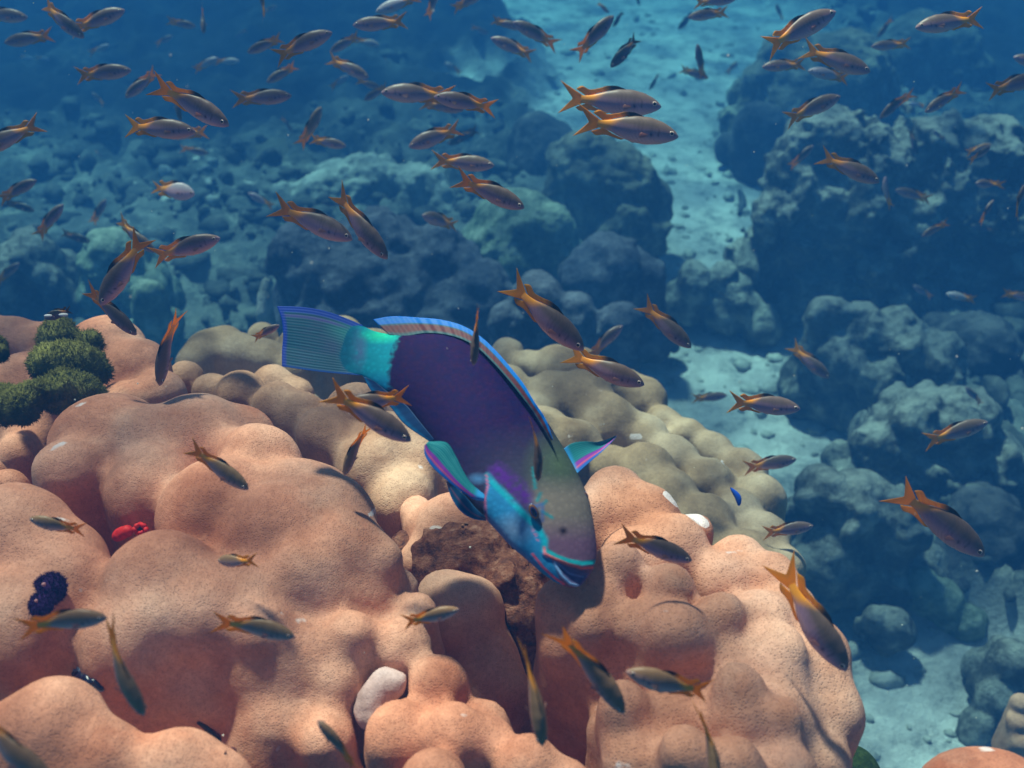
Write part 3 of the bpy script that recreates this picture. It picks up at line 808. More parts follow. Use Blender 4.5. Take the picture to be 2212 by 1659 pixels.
def parrot_color(P, near):
    X, Y = P[..., 0], P[..., 1]
    n1 = fbm(np.stack([X * .02, Y * .02, X * 0], -1), 1., 3)
    n2 = fbm(np.stack([X * .06, Y * .06, X * 0 + 4], -1), 1., 3)
    C = np.ones(P.shape[:-1] + (3,)) * np.array(lin(26, 8, 66))
    # oblique rusty scale rows on purple flank
    u = (X * .62 + Y * .78); v = (X * .78 - Y * .62)
    sc = .5 + .5 * np.sin(v * .30 + 1.4 * np.sin(u * .05)) * np.sin(u * .22)
    C = lay(C, np.clip(sc * .55 + n2 * .6, 0, 1) * .6, (58, 16, 50))
    C = lay(C, np.clip(n1 * 1.4, 0, 1) * .6, (10, 12, 66))
    # toward the nape: grey olive
    g = np.clip((Y - 690 + (X - 1300) * .15) / 400, 0, 1) * np.clip((X - 850) / 500, 0, 1)
    C = lay(C, g, (62, 62, 78))
    g2 = np.clip(1 - np.hypot((X - 1590) / 220, (Y - 930) / 230), 0, 1) ** .8
    C = lay(C, g2 * .7, (86, 108, 72))
    g3 = np.clip((Y - 980) / 130, 0, 1) * np.clip((X - 1380) / 120, 0, 1)
    C = lay(C, g3 * .9, (134, 122, 110))
    g4 = np.clip((Y - 1210) / 150, 0, 1) * np.clip((X - 1400) / 60, 0, 1)
    C = lay(C, g4 * .85, (108, 72, 104))
    # belly
    bl = np.clip(1 - pldist(P, [(560, 500), (760, 690), (900, 860), (990, 1000), (1150, 1200)]) / 110, 0, 1)
    C = lay(C, bl * .45, (46, 38, 80))
    # turquoise tail stalk
    edge = np.interp(Y, [200, 330, 430, 560], [716, 668, 655, 652]) + n2 * 26
    m = np.clip((edge - X) / 30, 0, 1)
    C = lay(C, m, (14, 140, 160))
    C = lay(C, m * np.clip(1 - np.hypot((X - 600) / 150, (Y - 215) / 55), 0, 1), (40, 215, 170))
    C = lay(C, m * np.clip(1 - np.hypot((X - 470) / 60, (Y - 300) / 140), 0, 1) * np.clip(.4 + n1, 0, 1), (130, 95, 165))
    C = lay(C, m * np.clip((Y - 400) / 80, 0, 1) * .5, (20, 100, 165))
    C = lay(C, np.clip((520 - X + n1 * 60) / 130, 0, 1), (12, 100, 128))
    if near:
        # cyan cheek and throat
        cheek = [(1185, 985), (1240, 1030), (1300, 1100), (1360, 1150), (1420, 1215), (1480, 1280), (1515, 1360), (1510, 1420), (1560, 1480), (1600, 1600), (1480, 1560), (1300, 1400), (1165, 1250), (1175, 1120)]
        C = lay(C, inpoly(P, cheek, 9), (40, 128, 180))
        C = lay(C, inpoly(P, cheek, 9) * np.clip(1 - np.hypot((X - 1330) / 140, (Y - 1290) / 110), 0, 1), (110, 140, 176))
        C = lay(C, np.clip(1 - pldist(P, [(1180, 1250), (1300, 1390), (1430, 1500)]) / 50, 0, 1) * .6, (110, 80, 150))
        C = lay(C, line(P, [(1190, 990), (1230, 1045), (1300, 1110), (1350, 1165), (1410, 1230), (1470, 1285), (1505, 1350), (1500, 1400)], 17, 18), (20, 165, 185))
        pur = [(1195, 955), (1245, 920), (1300, 955), (1345, 1000), (1395, 1040), (1430, 1100), (1420, 1190), (1370, 1150), (1330, 1130), (1290, 1075), (1240, 1020), (1190, 985)]
        C = lay(C, inpoly(P, pur, 26) * np.clip(.75 + n2, 0, 1), (80, 34, 128))
        C = lay(C, line(P, [(1180, 985), (1188, 1050), (1172, 1110), (1180, 1240)], 5, 6) * .8, (225, 110, 150))
        C = lay(C, np.clip(1 - np.hypot((X - 1130) / 70, (Y - 1010) / 40), 0, 1), (80, 130, 180))
        for q in ([(1440, 950), (1450, 1060)], [(1480, 1090), (1462, 1130)], [(1512, 1132), (1495, 1150)], [(1490, 1190), (1545, 1225)]):
            C = lay(C, line(P, q, 9 + 3 * n2, 9) * .85, (30, 130, 140))
        C = lay(C, line(P, [(1430, 1170), (1490, 1150), (1490, 1240)], 10, 10) * .6, (60, 100, 170))
        C = lay(C, np.clip(1.25 - np.hypot(X - 1605, Y - 1298) / 26, 0, 1), (38, 26, 40))
        C = lay(C, line(P, [(1430, 1270), (1465, 1350)], 8, 8) * .6 * np.clip(n2 * 3 + .6, 0, 1), (230, 120, 150))
        C = lay(C, line(P, [(1435, 1425), (1495, 1500), (1560, 1560), (1610, 1592)], 6, 6), (215, 85, 110))
        mouth = [(1545, 1462), (1600, 1485), (1680, 1518), (1745, 1532), (1728, 1580), (1690, 1602), (1640, 1590), (1600, 1550), (1560, 1490)]
        C = lay(C, inpoly(P, mouth, 6), (88, 84, 124))
        C = lay(C, line(P, [(1560, 1475), (1600, 1550), (1645, 1592), (1690, 1604)], 8, 8), (120, 160, 205))
        C = lay(C, line(P, [(1575, 1478), (1640, 1535), (1715, 1552)], 5, 6) * .8, (120, 130, 170))
        C = lay(C, line(P, [(1520, 1410), (1570, 1440), (1640, 1465), (1710, 1477), (1785, 1470)], 13, 7), (20, 140, 150))
        C = lay(C, line(P, [(1505, 1425), (1560, 1452), (1640, 1485), (1710, 1505), (1765, 1500)], 7, 6), (210, 100, 95))
        C = lay(C, line(P, [(1500, 1390), (1502, 1420), (1520, 1440)], 7, 7), (210, 110, 120))
    return C

skinm, snt, sb = new_mat("parrotfish_skin", .78, .10)
sa = N(snt, "ShaderNodeAttribute", attribute_name="Col").outputs["Color"]
sco = N(snt, "ShaderNodeNewGeometry").outputs["Position"]
sv = N(snt, "ShaderNodeTexVoronoi", i_Scale=240.); snt.links.new(sco, sv.inputs["Vector"])
sr = ramp(snt, sv.outputs["Distance"], [(.1, (1.12, 1.12, 1.12)), (.5, (.78, .78, .80))])
snt.links.new(mix(snt, .55, sa, sr, 'MULTIPLY'), sb.inputs["Base Color"])
sbp = N(snt, "ShaderNodeBump", i_Strength=.3, i_Distance=.0007); snt.links.new(sv.outputs["Distance"], sbp.inputs["Height"]); snt.links.new(sbp.outputs[0], sb.inputs["Normal"])
finm = attr_mat("parrotfish_fin", .5, .25, trans=.3)
eyem = attr_mat("fish_eye", .12, .6)

near = parrot_color(P2, True); far_ = parrot_color(P2, True)
Cc_ = np.where((st_ > -.2)[None, :, None], near, far_)
mouthp = [(1560, 1478), (1600, 1500), (1680, 1530), (1722, 1545), (1712, 1572), (1688, 1588), (1645, 1574), (1612, 1540), (1575, 1500)]
dent = inpoly(P2, mouthp, 14) * .003
dent = dent * (np.sign(OFF))
lipup = line(P2, [(1505, 1425), (1560, 1448), (1640, 1475), (1710, 1492), (1770, 1490)], 14, 16) * .0022
liplo = line(P2, [(1560, 1475), (1600, 1550), (1645, 1592), (1690, 1604)], 9, 10) * .0018
gill = line(P2, [(1183, 985), (1190, 1050), (1176, 1110), (1182, 1235)], 3, 10) * -.0016
sock = np.clip(1 - np.hypot((P2[..., 0] - 1448) / 62, (P2[..., 1] - 1195) / 85), 0, 1) * .003
O2 = OFF - dent + (lipup + liplo + gill + sock) * np.sign(OFF)
Vb = HP(P2, O2).reshape(-1, 3)
I = np.arange(NS * NR).reshape(NS, NR)
J = np.roll(I, -1, 1)
Fb = np.stack([I[:-1], I[1:], J[1:], J[:-1]], -1).reshape(-1, 4)[:, ::-1]
PO = np.array(at(1050, 900, .785)[:])
pf = empty("parrotfish", PO)
tag(pf, "large blue and purple parrotfish nosing down to bite the coral in the centre", "parrotfish")
Pv = np.concatenate([Vb, [Vb[:NR].mean(0)], [Vb[-NR:].mean(0)]])
caps = np.concatenate([np.stack([np.roll(I[0], -1), I[0], np.full(NR, NS * NR), np.full(NR, NS * NR)], 1), np.stack([I[-1], np.roll(I[-1], -1), np.full(NR, NS * NR + 1), np.full(NR, NS * NR + 1)], 1)])
colb = np.concatenate([Cc_.reshape(-1, 3), Cc_[0].mean(0)[None], Cc_[-1].mean(0)[None]])
faces = [tuple(f) for f in Fb] + [tuple(f[:3]) for f in caps]
mesh_obj("body", Pv - PO, faces, skinm, pf, cols=colb)

def fin(name, railA, railB, offA, offB, colf, parent, n=90, m=28, thick=.0007, bow=0.0, mat=None, ripple=0.0, org=None, tofun=None, ragged=0.0, bulge=None):
    """membrane between two rails (hero pixels); offA/offB metres toward camera"""
    A_ = resample(railA, n); B_ = resample(railB, n)
    u = np.linspace(0, 1, n)[:, None]; v = np.linspace(0, 1, m)[None, :]
    Pp_ = A_[:, None] * (1 - v[..., None]) + B_[:, None] * v[..., None]
    oa = np.interp(np.linspace(0, 1, n), np.linspace(0, 1, len(offA)), offA)[:, None]
    ob = np.interp(np.linspace(0, 1, n), np.linspace(0, 1, len(offB)), offB)[:, None]
    if bulge is not None:
        Pp_ = Pp_ + bulge(u, v)
    of = oa * (1 - v) + ob * v + bow * np.sin(np.pi * v) * (1 + 0 * u)
    of = of + ripple * np.sin(u * 2 * np.pi * 22)
    if ragged:
        r = np.random.RandomState(4).rand(n)
        Pp_ = Pp_ + (v[..., None] ** 6) * (r[:, None, None] - .5) * ragged * (B_ - A_)[:, None] * .3
    C = colf(u + 0 * v, v + 0 * u, Pp_)
    F1 = HP(Pp_, of + thick); F2 = HP(Pp_, of - thick)
    V = np.concatenate([F1.reshape(-1, 3), F2.reshape(-1, 3)])
    I = np.arange(n * m).reshape(n, m)
    q = np.stack([I[:-1, :-1], I[1:, :-1], I[1:, 1:], I[:-1, 1:]], -1).reshape(-1, 4)
    bd = np.concatenate([I[0, :], I[1:, -1], I[-1, ::-1][1:], I[::-1, 0][1:-1]])
    bn = np.roll(bd, -1)
    sd_ = np.stack([bd, bn, bn + n * m, bd + n * m], 1)
    Fa = np.concatenate([q, (q + n * m)[:, ::-1], sd_])
    return mesh_obj(name, V - PO, Fa, mat or finm, parent, cols=np.concatenate([C.reshape(-1, 3)] * 2))

def c_dorsal(u, v, P):
    C = np.ones(u.shape + (3,)) * np.array(lin(112, 54, 58))
    ray = np.clip(np.sin((u * 62 + v * 1.6) * 2 * np.pi) * 1.6 - .9, 0, 1)
    C = lay(C, ray * .75, (58, 40, 60))
    C = lay(C, np.clip((.22 - v) / .1, 0, 1) * .8, (30, 110, 120))
    C = lay(C, np.clip((v - .54) / .07, 0, 1), (30, 105, 125))
    C = lay(C, np.clip((v - .62) / .05, 0, 1), (12, 125, 225))
    C = lay(C, np.clip(1 - np.abs(v - .84) / .08, 0, 1) * .5, (30, 150, 215))
    return C
inner = [(640, 212), (720, 222), (850, 205), (950, 212), (1050, 240), (1130, 285), (1210, 360), (1300, 460), (1380, 560), (1440, 640), (1480, 705), (1538, 795)]
outer = [(552, 128), (640, 112), (800, 117), (950, 133), (1050, 163), (1135, 212), (1225, 292), (1305, 382), (1385, 482), (1445, 582), (1505, 672), (1550, 795)]
fin("dorsal_fin", inner, outer, [.002, .002, .008, .012, .016, .02, .022], [.0, .0, .006, .012, .018, .026, .029], c_dorsal, pf, n=160, m=22, ripple=.00025)

def c_anal(u, v, P):
    C = np.ones(u.shape + (3,)) * np.array(lin(30, 70, 120))
    C = lay(C, np.clip((v - .6) / .2, 0, 1), (25, 110, 165))
    C = lay(C, np.clip(np.sin(u * 70), 0, 1) * .3, (20, 45, 90))
    return C
fin("anal_fin", [(560, 470), (650, 540), (740, 605), (810, 690), (895, 795)], [(498, 442), (545, 525), (625, 585), (720, 700), (868, 806)], [.004, .006, .008], [0, 0, .004], c_anal, pf, n=70, m=12)

def c_tail(u, v, P):
    # u across the fin from upper edge to lower, v from body to hind margin
    C = np.ones(u.shape + (3,)) * np.array(lin(12, 96, 124))
    n1 = fbm(np.stack([P[..., 0] * .012, P[..., 1] * .02, u * 0], -1), 1., 3)
    C = lay(C, np.clip(.35 - n1, 0, 1) * .6 * (1 - v), (90, 95, 150))
    C = lay(C, np.clip(1 - np.abs(u - .25) / .25, 0, 1) * np.clip(.5 - v, 0, .5) * 1.6, (30, 195, 175))
    C = lay(C, np.clip((.32 - v) / .3, 0, 1) * .8, (18, 130, 150))
    ray = np.clip(np.sin(u * 2 * np.pi * 17 + 5 * fbm(np.stack([u * 7, v * 1.2, u * 0], -1), 1., 3)) * 2 - 1.1, 0, 1) * np.clip((v - .35) / .2, 0, 1) * np.clip((.96 - v) / .1, 0, 1)
    C = lay(C, ray * .5, (40, 140, 165))
    C = lay(C, np.clip(.5 - np.abs(u - .155) / .07, 0, .5) * 2 * np.clip((v - .12) / .2, 0, 1) * .85, (112, 105, 190))
    C = lay(C, np.clip((.105 - u) / .02, 0, 1), (18, 80, 190))
    C = lay(C, np.clip((u - .955) / .02, 0, 1), (25, 95, 180))
    C = lay(C, np.clip((v - .93) / .03, 0, 1), (20, 74, 190))
    return C
fin("caudal_fin", [(500, 162), (482, 215), (470, 285), (472, 360), (488, 438)], [(22, 55), (48, 130), (56, 215), (50, 300), (50, 388)], [0, 0, 0], [.004, .002, 0, 0], c_tail, pf, n=110, m=60, ripple=.00008,
    bulge=lambda u, v: np.stack([0 * u * v, -34 * np.sin(np.pi * v) * (1 - u) ** 2 + 6 * np.sin(np.pi * v) * u ** 2], -1))

def c_pec(u, v, P):
    # u along fin from base to tip, v from leading edge to trailing
    C = np.ones(u.shape + (3,)) * np.array(lin(28, 130, 140))
    ray = np.clip(np.sin(v * 2 * np.pi * 13) * 1.8 - .7, 0, 1)
    C = lay(C, ray * .7 * np.clip(u * 2, 0, 1), (110, 205, 205))
    C = lay(C, np.clip((.40 - v) / .04, 0, 1), (25, 110, 150))
    C = lay(C, np.clip((.37 - v) / .04, 0, 1), (150, 60, 180))
    C = lay(C, np.clip(1 - np.abs(v - .18) / .045, 0, 1) * .9, (235, 110, 110))
    C = lay(C, np.clip((.14 - v) / .03, 0, 1), (30, 105, 195))
    C = lay(C, np.clip((.15 - u) / .06, 0, 1) * .9, (60, 160, 225))
    return C
fin("pectoral_fin", [(1168, 1135), (1125, 1128), (1050, 1085), (940, 1000), (870, 930), (838, 870), (838, 825)],
    [(1172, 1098), (1150, 1080), (1098, 1035), (1058, 975), (1010, 880), (965, 812), (860, 802)],
    [.030, .034, .040, .046, .05, .052], [.030, .032, .036, .040, .046, .052], c_pec, pf, n=80, m=44, bow=.003)
fin("pectoral_fin", [(1660, 1000), (1700, 965), (1750, 920), (1820, 860), (1870, 810), (1902, 772)],
    [(1600, 850), (1650, 815), (1720, 803), (1790, 805), (1850, 790), (1898, 770)],
    [-.012, -.016, -.02, -.022], [-.012, -.014, -.018, -.022], c_pec, pf, n=80, m=40, bow=-.002)
def c_pelv(u, v, P):
    C = np.ones(u.shape + (3,)) * np.array(lin(22, 78, 120))
    C = lay(C, np.clip(1 - np.abs(v - .55) / .1, 0, 1) * .6, (170, 90, 110))
    return lay(C, np.clip((v - .85) / .1, 0, 1), (25, 100, 165))
fin("pelvic_fin", [(1180, 1225), (1130, 1180), (1060, 1100), (990, 1040), (958, 1018)], [(1178, 1242), (1110, 1232), (1050, 1200), (990, 1120), (956, 1020)], [.012, .014, .016], [.008, .008, .012], c_pelv, pf, n=50, m=14)

def ellipsoid(name, c, ax, mat, parent, cols=None, colf=None, sub=3, org=(0, 0, 0)):
    v, f = ico(sub)
    Mx = np.array([a[:] for a in ax])           # rows: three semi axes
    V = v @ Mx + np.array(c[:]) - np.array(org)
    C = colf(v) if colf else np.tile(cols, (len(v), 1))
    return mesh_obj(name, V, f, mat, parent, cols=C)

TOC = np.array((-FW)[:])
def eye_at(hx, hy, off, a, b, rot, sgn=1):
    c = HP(np.array([[hx, hy]], float), np.array([off]))[0]
    dx = np.array(RT[:]) * math.cos(rot) - np.array(UP[:]) * math.sin(rot)
    dy = np.array(RT[:]) * -math.sin(rot) - np.array(UP[:]) * math.cos(rot)
    u_ = UNIT
    e = ellipsoid("eye", c, [dx * a * u_, dy * b * u_, TOC * a * u_ * .8], eyem, pf, org=PO, sub=4,
                  colf=lambda v: np.where((np.hypot(v[:, 0], v[:, 1]) < .93)[:, None], np.where((np.hypot(v[:, 0], v[:, 1]) > .62)[:, None], lin(120, 76, 36), lin(34, 40, 90)), lin(40, 90, 150)))
    ellipsoid("pupil", c + sgn * TOC * a * u_ * .45, [dx * a * .50 * u_, dy * b * .55 * u_, TOC * a * .45 * u_], eyem, e, org=PO, cols=lin(10, 12, 40))
eye_at(1442, 1190, .0285, 24, 44, -.45)
eye_at(1724, 1108, .004, 20, 28, -.3)

# ------------------------------------------------------------------ damselfish
def lin3(*c): return np.array(lin(*c))
def damsel_body(bend, fat=1.0, pal='n'):
    n, m = 46, 28
    xs_ = np.concatenate([.5 - .78 * (np.linspace(0, 1, n) ** 1.25)])
    t = (0.5 - xs_) / .78
    up = np.interp(t, [0, .015, .05, .12, .22, .38, .55, .70, .83, .93, 1], [0, .018, .043, .074, .104, .126, .118, .088, .052, .036, .034]) * fat * 1.07
    dn = np.interp(t, [0, .015, .05, .12, .22, .38, .55, .70, .83, .93, 1], [0, .016, .036, .062, .090, .112, .108, .082, .048, .034, .032]) * fat * 1.07
    wd = np.interp(t, [0, .015, .05, .12, .22, .38, .55, .70, .83, .93, 1], [0, .016, .034, .052, .066, .070, .060, .040, .022, .012, .004])
    k3 = np.array([.2, .6, .2])
    for a in (up, dn, wd):
        a[1:-1] = (a[:-2] * k3[0] + a[1:-1] * k3[1] + a[2:] * k3[2])
    th = np.linspace(0, 2 * np.pi, m, endpoint=False)
    V, C = [], []
    for i, x in enumerate(xs_):
        zc = np.where(np.cos(th) >= 0, up[i] * np.cos(th), dn[i] * np.cos(th))
        yy = wd[i] * np.sin(th)
        V.append(np.stack([np.full(m, x), yy, zc], 1))
    V = np.array(V)
    z = V[..., 2] / .12; x = V[..., 0]
    C = np.ones(V.shape) * lin3(168, 128, 148)
    nse = fbm(V, 26., 3) * .35
    up_m = np.clip(z * 1.5 + .35 + nse * .6, 0, 1)
    if pal == 'n':
        C = lay(C, up_m, (104, 84, 74)); C = lay(C, np.clip(-z * 1.6 - .25, 0, 1), (225, 172, 165))
    elif pal == 'g':
        C = C * 0 + lin3(184, 142, 138)
        C = lay(C, up_m, (140, 108, 76)); C = lay(C, np.clip(-z * 1.6 - .1, 0, 1), (240, 185, 170))
    elif pal == 'd':
        C = C * .35; C = lay(C, up_m, (30, 30, 34))
    elif pal == 'p':
        C = lay(C, up_m * 0 + 1, (190, 180, 190)); C = lay(C, np.clip(z, 0, 1), (150, 145, 150))
    else:
        C = lay(C, up_m * 0 + 1, (225, 175, 185)); C = lay(C, np.clip(z * 1.2, 0, 1), (190, 175, 180))
    # scale rows
    row = .5 + .5 * np.sin(x * 150 + np.where(np.sin(z * 24) > 0, 1.6, -1.6))
    C = C * (1 - .22 * row[..., None] * np.clip(.42 - np.abs(x - .05), 0, .3)[..., None] / .3)
    rear = np.clip((-.10 - x + z * .09 + nse * .05) / .10, 0, 1)
    C = lay(C, rear * (.35 if pal == 'd' else .93), (255, 160, 14))
    # dark spot at the base of the pectoral fin, gill slit
    C = lay(C, np.clip(1.3 - np.hypot((x - .235) / .017, (V[..., 2] + .030) / .019), 0, 1), (34, 20, 60))
    C = lay(C, np.clip(1.2 - np.abs((x - .285) - .02 * np.cos(V[..., 2] * 25)) / .006, 0, 1) * (np.abs(V[..., 2]) < .06) * .6, (60, 45, 55))
    C = lay(C, np.clip((x - .46) / .03, 0, 1) * .4, (190, 160, 150))
    V = V.reshape(-1, 3)
    V[:, 1] += bendf(V[:, 0], bend)
    I = np.arange(n * m).reshape(n, m); J = np.roll(I, -1, 1)
    F = np.stack([I[:-1], J[:-1], J[1:], I[1:]], -1).reshape(-1, 4)
    return V, F, C.reshape(-1, 3)

def bendf(x, bend):
    return bend * (np.clip(.15 - x, 0, 1) ** 1.7) * .9

def flat_fin(outline_fn, n, m, bend, colf, y0=0.0, thick=.0022, tilt=0.0):
    u = np.linspace(0, 1, n)[:, None] + np.zeros((1, m)); v = np.linspace(0, 1, m)[None, :] + np.zeros((n, 1))
    x, z, y = outline_fn(u, v)
    P = np.stack([x, y + y0, z], -1)
    P[..., 1] += bendf(x, bend)
    th_ = thick * (1 - .75 * v)[..., None] * np.array([0, 1, 0])
    V = np.concatenate([(P + th_).reshape(-1, 3), (P - th_).reshape(-1, 3)])
    I = np.arange(n * m).reshape(n, m)
    q = np.stack([I[:-1, :-1], I[1:, :-1], I[1:, 1:], I[:-1, 1:]], -1).reshape(-1, 4)
    bd = np.concatenate([I[0, :], I[1:, -1], I[-1, ::-1][1:], I[::-1, 0][1:-1]]); bn = np.roll(bd, -1)
    F = np.concatenate([q, (q + n * m)[:, ::-1], np.stack([bd, bn, bn + n * m, bd + n * m], 1)])
    C = colf(u, v); C = np.concatenate([C.reshape(-1, 3)] * 2)
    return V, F, C

def c_orange(u, v, e=.55):
    C = np.ones(u.shape + (3,)) * lin3(255, 182, 8)
    C = lay(C, np.clip((v - e) / .4, 0, 1) * .8, (225, 170, 50))
    C = lay(C, np.clip(np.sin(u * 2 * np.pi * 9), 0, 1) * .3, (225, 115, 15))
    return C
def tail_o(u, v):
    # u from upper to lower, v from stalk outward
    s = u * 2 - 1
    ln = .105 + .13 * np.abs(s) ** 1.3
    x = -.255 - v * ln
    z = s * (.034 + v * (.055 + .065 * np.abs(s) ** .6))
    return x, z, 0 * x + .006 * np.sin(v * 3) * s
def dors_o(u, v):
    x0 = .20 - u * .42
    base = np.interp(x0, [-.28, -.2, -.12, -.02, .08, .2, .3], [.03, .045, .082, .112, .122, .112, .09]) - .012
    h = .018 + .022 * np.sin(np.clip(u * 1.25, 0, 1) * np.pi) + .062 * np.exp(-((u - .93) / .10) ** 2)
    x = x0 - v * (.03 + .085 * np.clip((u - .62) / .38, 0, 1))
    return x, base + v * h, 0 * x
def anal_o(u, v):
    x0 = .0 - u * .22
    base = -(np.interp(x0, [-.28, -.2, -.12, -.02, .08], [.03, .045, .078, .104, .11]) - .012)
    h = .014 + .05 * np.exp(-((u - .85) / .22) ** 2)
    x = x0 - v * (.03 + .075 * np.clip(u, 0, 1))
    return x, base - v * h, 0 * x
def pect_o(u, v):
    a = -.9 + u * 1.0
    ln = .105 * (1 - .35 * (u - .35) ** 2)
    x = .225 - v * ln * np.cos(a * .6); z = -.03 - v * ln * .55 * (1 - u) + v * .012
    return x, z, .058 + v * .035
def pect_r(u, v):
    x, z, y = pect_o(u, v); return x, z, -y
def pelv_o(u, v):
    x = .17 - u * .05 - v * .09; z = -.095 - v * (.028 - .02 * u)
    return x, z, 0 * x + .012
def c_pect(u, v):
    C = np.ones(u.shape + (3,)) * lin3(200, 160, 150)
    return lay(C, np.clip(np.sin(u * 50), 0, 1) * .3, (120, 90, 90))

fskin = attr_mat("damselfish_skin", .45, .4, objcol=True)
ffin = attr_mat("damselfish_fin", .5, .2, trans=.68, objcol=True)
fpec = attr_mat("clear_fin", .5, .3, trans=.6, objcol=True)
_bank = {}
def bank(bend, fat, pal):
    key = (bend, fat, pal)
    if key in _bank: return _bank[key]
    out = []
    def add(nm, VFC, mat):
        o = mesh_obj(nm, VFC[0], VFC[1], mat, cols=VFC[2]); out.append((nm, o.data)); bpy.data.objects.remove(o)
    add("body", damsel_body(bend, fat, pal), fskin)
    dk = {'d': .25}.get(pal, 1.0)
    co = lambda u, v: c_orange(u, v) * dk
    add("tail_fin", flat_fin(tail_o, 27, 12, bend, co), ffin)
    def cd_(u, v):
        C = c_orange(u, v)
        return lay(C, np.clip((.62 - u) / .2, 0, 1), (70, 62, 55)) * dk
    sc = 1.05 * (fat if fat > 1 else 1)
    def D(f): return lambda u, v: (lambda r: (r[0], r[1] * sc, r[2]))(f(u, v))
    add("dorsal_fin", flat_fin(D(dors_o), 30, 8, bend, cd_), ffin)
    add("anal_fin", flat_fin(D(anal_o), 20, 7, bend, co), ffin)
    add("pectoral_fin", flat_fin(pect_o, 12, 7, 0, c_pect), fpec)
    add("pectoral_fin", flat_fin(pect_r, 12, 7, 0, c_pect), fpec)
    add("pelvic_fin", flat_fin(pelv_o, 8, 6, 0, c_pect), fpec)
    v, f = ico(3)
    for s in (1, -1):
        ctr = np.array([.425, s * .041, .018])
        # iris: pale ring, dark pupil, both round and bulging
        rad = np.hypot(v[:, 0], v[:, 2])
        C = np.where((rad < .60)[:, None], lin(12, 8, 12), lin(225, 200, 185)).reshape(-1, 3)
        C[rad > .90] = lin(110, 90, 90)
        V = v * np.array([.024, .013, .024]) + ctr
        add("eye", (V, f, C), eyem)
    _bank[key] = out
    return out

random.seed(5)
def fish(hx, hy, tx, ty, label, pal='n', b=.5, yaw=0.0, bend=None, fat=1.0, L=.085, z=None, cap=True, roll=0.0):
    px = math.hypot(hx - tx, hy - ty)
    if bend is None: bend = random.choice((-.35, -.15, 0.0, .2, .4))
    cy = math.cos(math.radians(yaw))
    z0 = L * cy / (px * K)
    if L == .085 and not z:
        if px < 110 and hx > 1850 and 260 < hy < 520: L = .055
        elif px < 100: L = .070
        z0 = L * cy / (px * K)
    if z: L = L * z / z0; z0 = z
    if cap:
        lim = 99
        for q in (0.0, .25, .5, .75, 1.0):
            r = hit(hx + (tx - hx) * q, hy + (ty - hy) * q)
            if r: lim = min(lim, r[2])
        mz = lim - L * .30 - L * abs(math.sin(math.radians(yaw))) * .5
        if z0 > mz:
            L *= mz / z0; z0 = mz
    C = at((hx + tx) / 2, (hy + ty) / 2, z0)
    fdir = ((hx - tx) * RT - (hy - ty) * UP).normalized() * cy - FW * math.sin(math.radians(yaw))
    # follow perspective: forward is measured in the plane across the line of sight
    upr = (Vector((0, 0, 1)) * b + UP * (1 - b))
    if upr.dot(UP) < 0: upr = -upr
    z_ = (upr - upr.dot(fdir) * fdir)
    if z_.length < .05: z_ = -FW - (-FW).dot(fdir) * fdir
    z_.normalize()
    if roll: z_ = Matrix.Rotation(math.radians(roll), 3, fdir) @ z_
    y_ = z_.cross(fdir)
    M3 = Matrix((fdir, y_, z_)).transposed()
    root = empty("damselfish", C)
    root.rotation_euler = M3.to_euler()
    root.scale = (L, L, L)
    tag(root, label, "fish", "yellow-tailed damselfish schooling over the reef")
    parts = bank(bend, fat, pal)
    small = px < 62
    v = random.uniform(.82, 1.15)
    eyes = 0
    for nm, me in parts:
        if small and nm in ("pectoral_fin", "pelvic_fin", "anal_fin"): continue
        if px < 85 and nm in ("pelvic_fin",): continue
        o = bpy.data.objects.new(nm, me)
        COL.objects.link(o); o.parent = root
        o.color = (v, v * random.uniform(.96, 1.03), v * random.uniform(.95, 1.05), 1)
    return root
random.seed(11)

# ------------------------------------------------------------------ the school, one line per fish
F = fish
# upper left
F(60,38,-55,28,"purple grey damselfish cut by the left frame edge, second row from the top")
F(182,82,78,4,"slim damselfish diving right whose snout meets an orange tail in the top left corner",b=.7,bend=.4)
F(270,22,152,66,"plump damselfish rising to the right in the top left corner")
F(9,93,118,74,"dusky damselfish facing left with its snout at the frame's left edge",b=.4)
F(237,97,192,116,"faint pale damselfish heading up right below the top left pair",pal='p')
F(423,58,360,44,"faint bluish damselfish facing right in the dark upper left water",pal='n')
F(444,77,433,6,"thin upright damselfish with head down, left of the faint bluish one",b=1,yaw=20)
F(373,77,334,98,"tiny faint damselfish left of the thin upright one")
F(508,80,534,64,"tiny damselfish with a yellow tail turned up right, near the top")
F(471,125,415,153,"pale faint damselfish nosing the rounder one in the dark upper left",pal='p')
F(517,132,462,134,"pale round damselfish touched from behind by another faint one",pal='p')
F(284,152,157,164,"well lit damselfish facing right with a long forked tail, above the crossed pair")
F(271,211,342,152,"damselfish swimming down left with its tail against a bigger fish's tail",b=.7)
F(495,272,330,176,"large pale damselfish gliding down right in the upper left, tail up",b=.6,bend=-.2)
F(423,285,256,270,"dark olive damselfish facing right over the tail of a hidden fish",b=.3)
F(352,292,457,284,"damselfish hidden behind the dark olive one, facing left",z=1.62)
F(390,262,372,172,"dark narrow damselfish behind the large pale one, head down",b=1,z=1.9)
F(-45,330,90,262,"big damselfish half out of frame at left, tail pointing up right",b=.3)
F(198,200,229,229,"tiny dull damselfish under the plump forked one at upper left")
F(450,332,390,320,"faint dusky damselfish on the dark water below the big diagonal one",pal='n')
F(222,341,202,324,"speck sized yellow tailed damselfish above the pink one",L=.06)
F(72,127,40,121,"left fish of two faint damselfish nose to tail at upper left",pal='p',L=.07)
F(108,129,76,124,"right fish of two faint damselfish nose to tail at upper left",pal='p',L=.07)
F(79,389,-3,432,"pinkish damselfish rising right from the left frame edge, over a black one",b=.6)
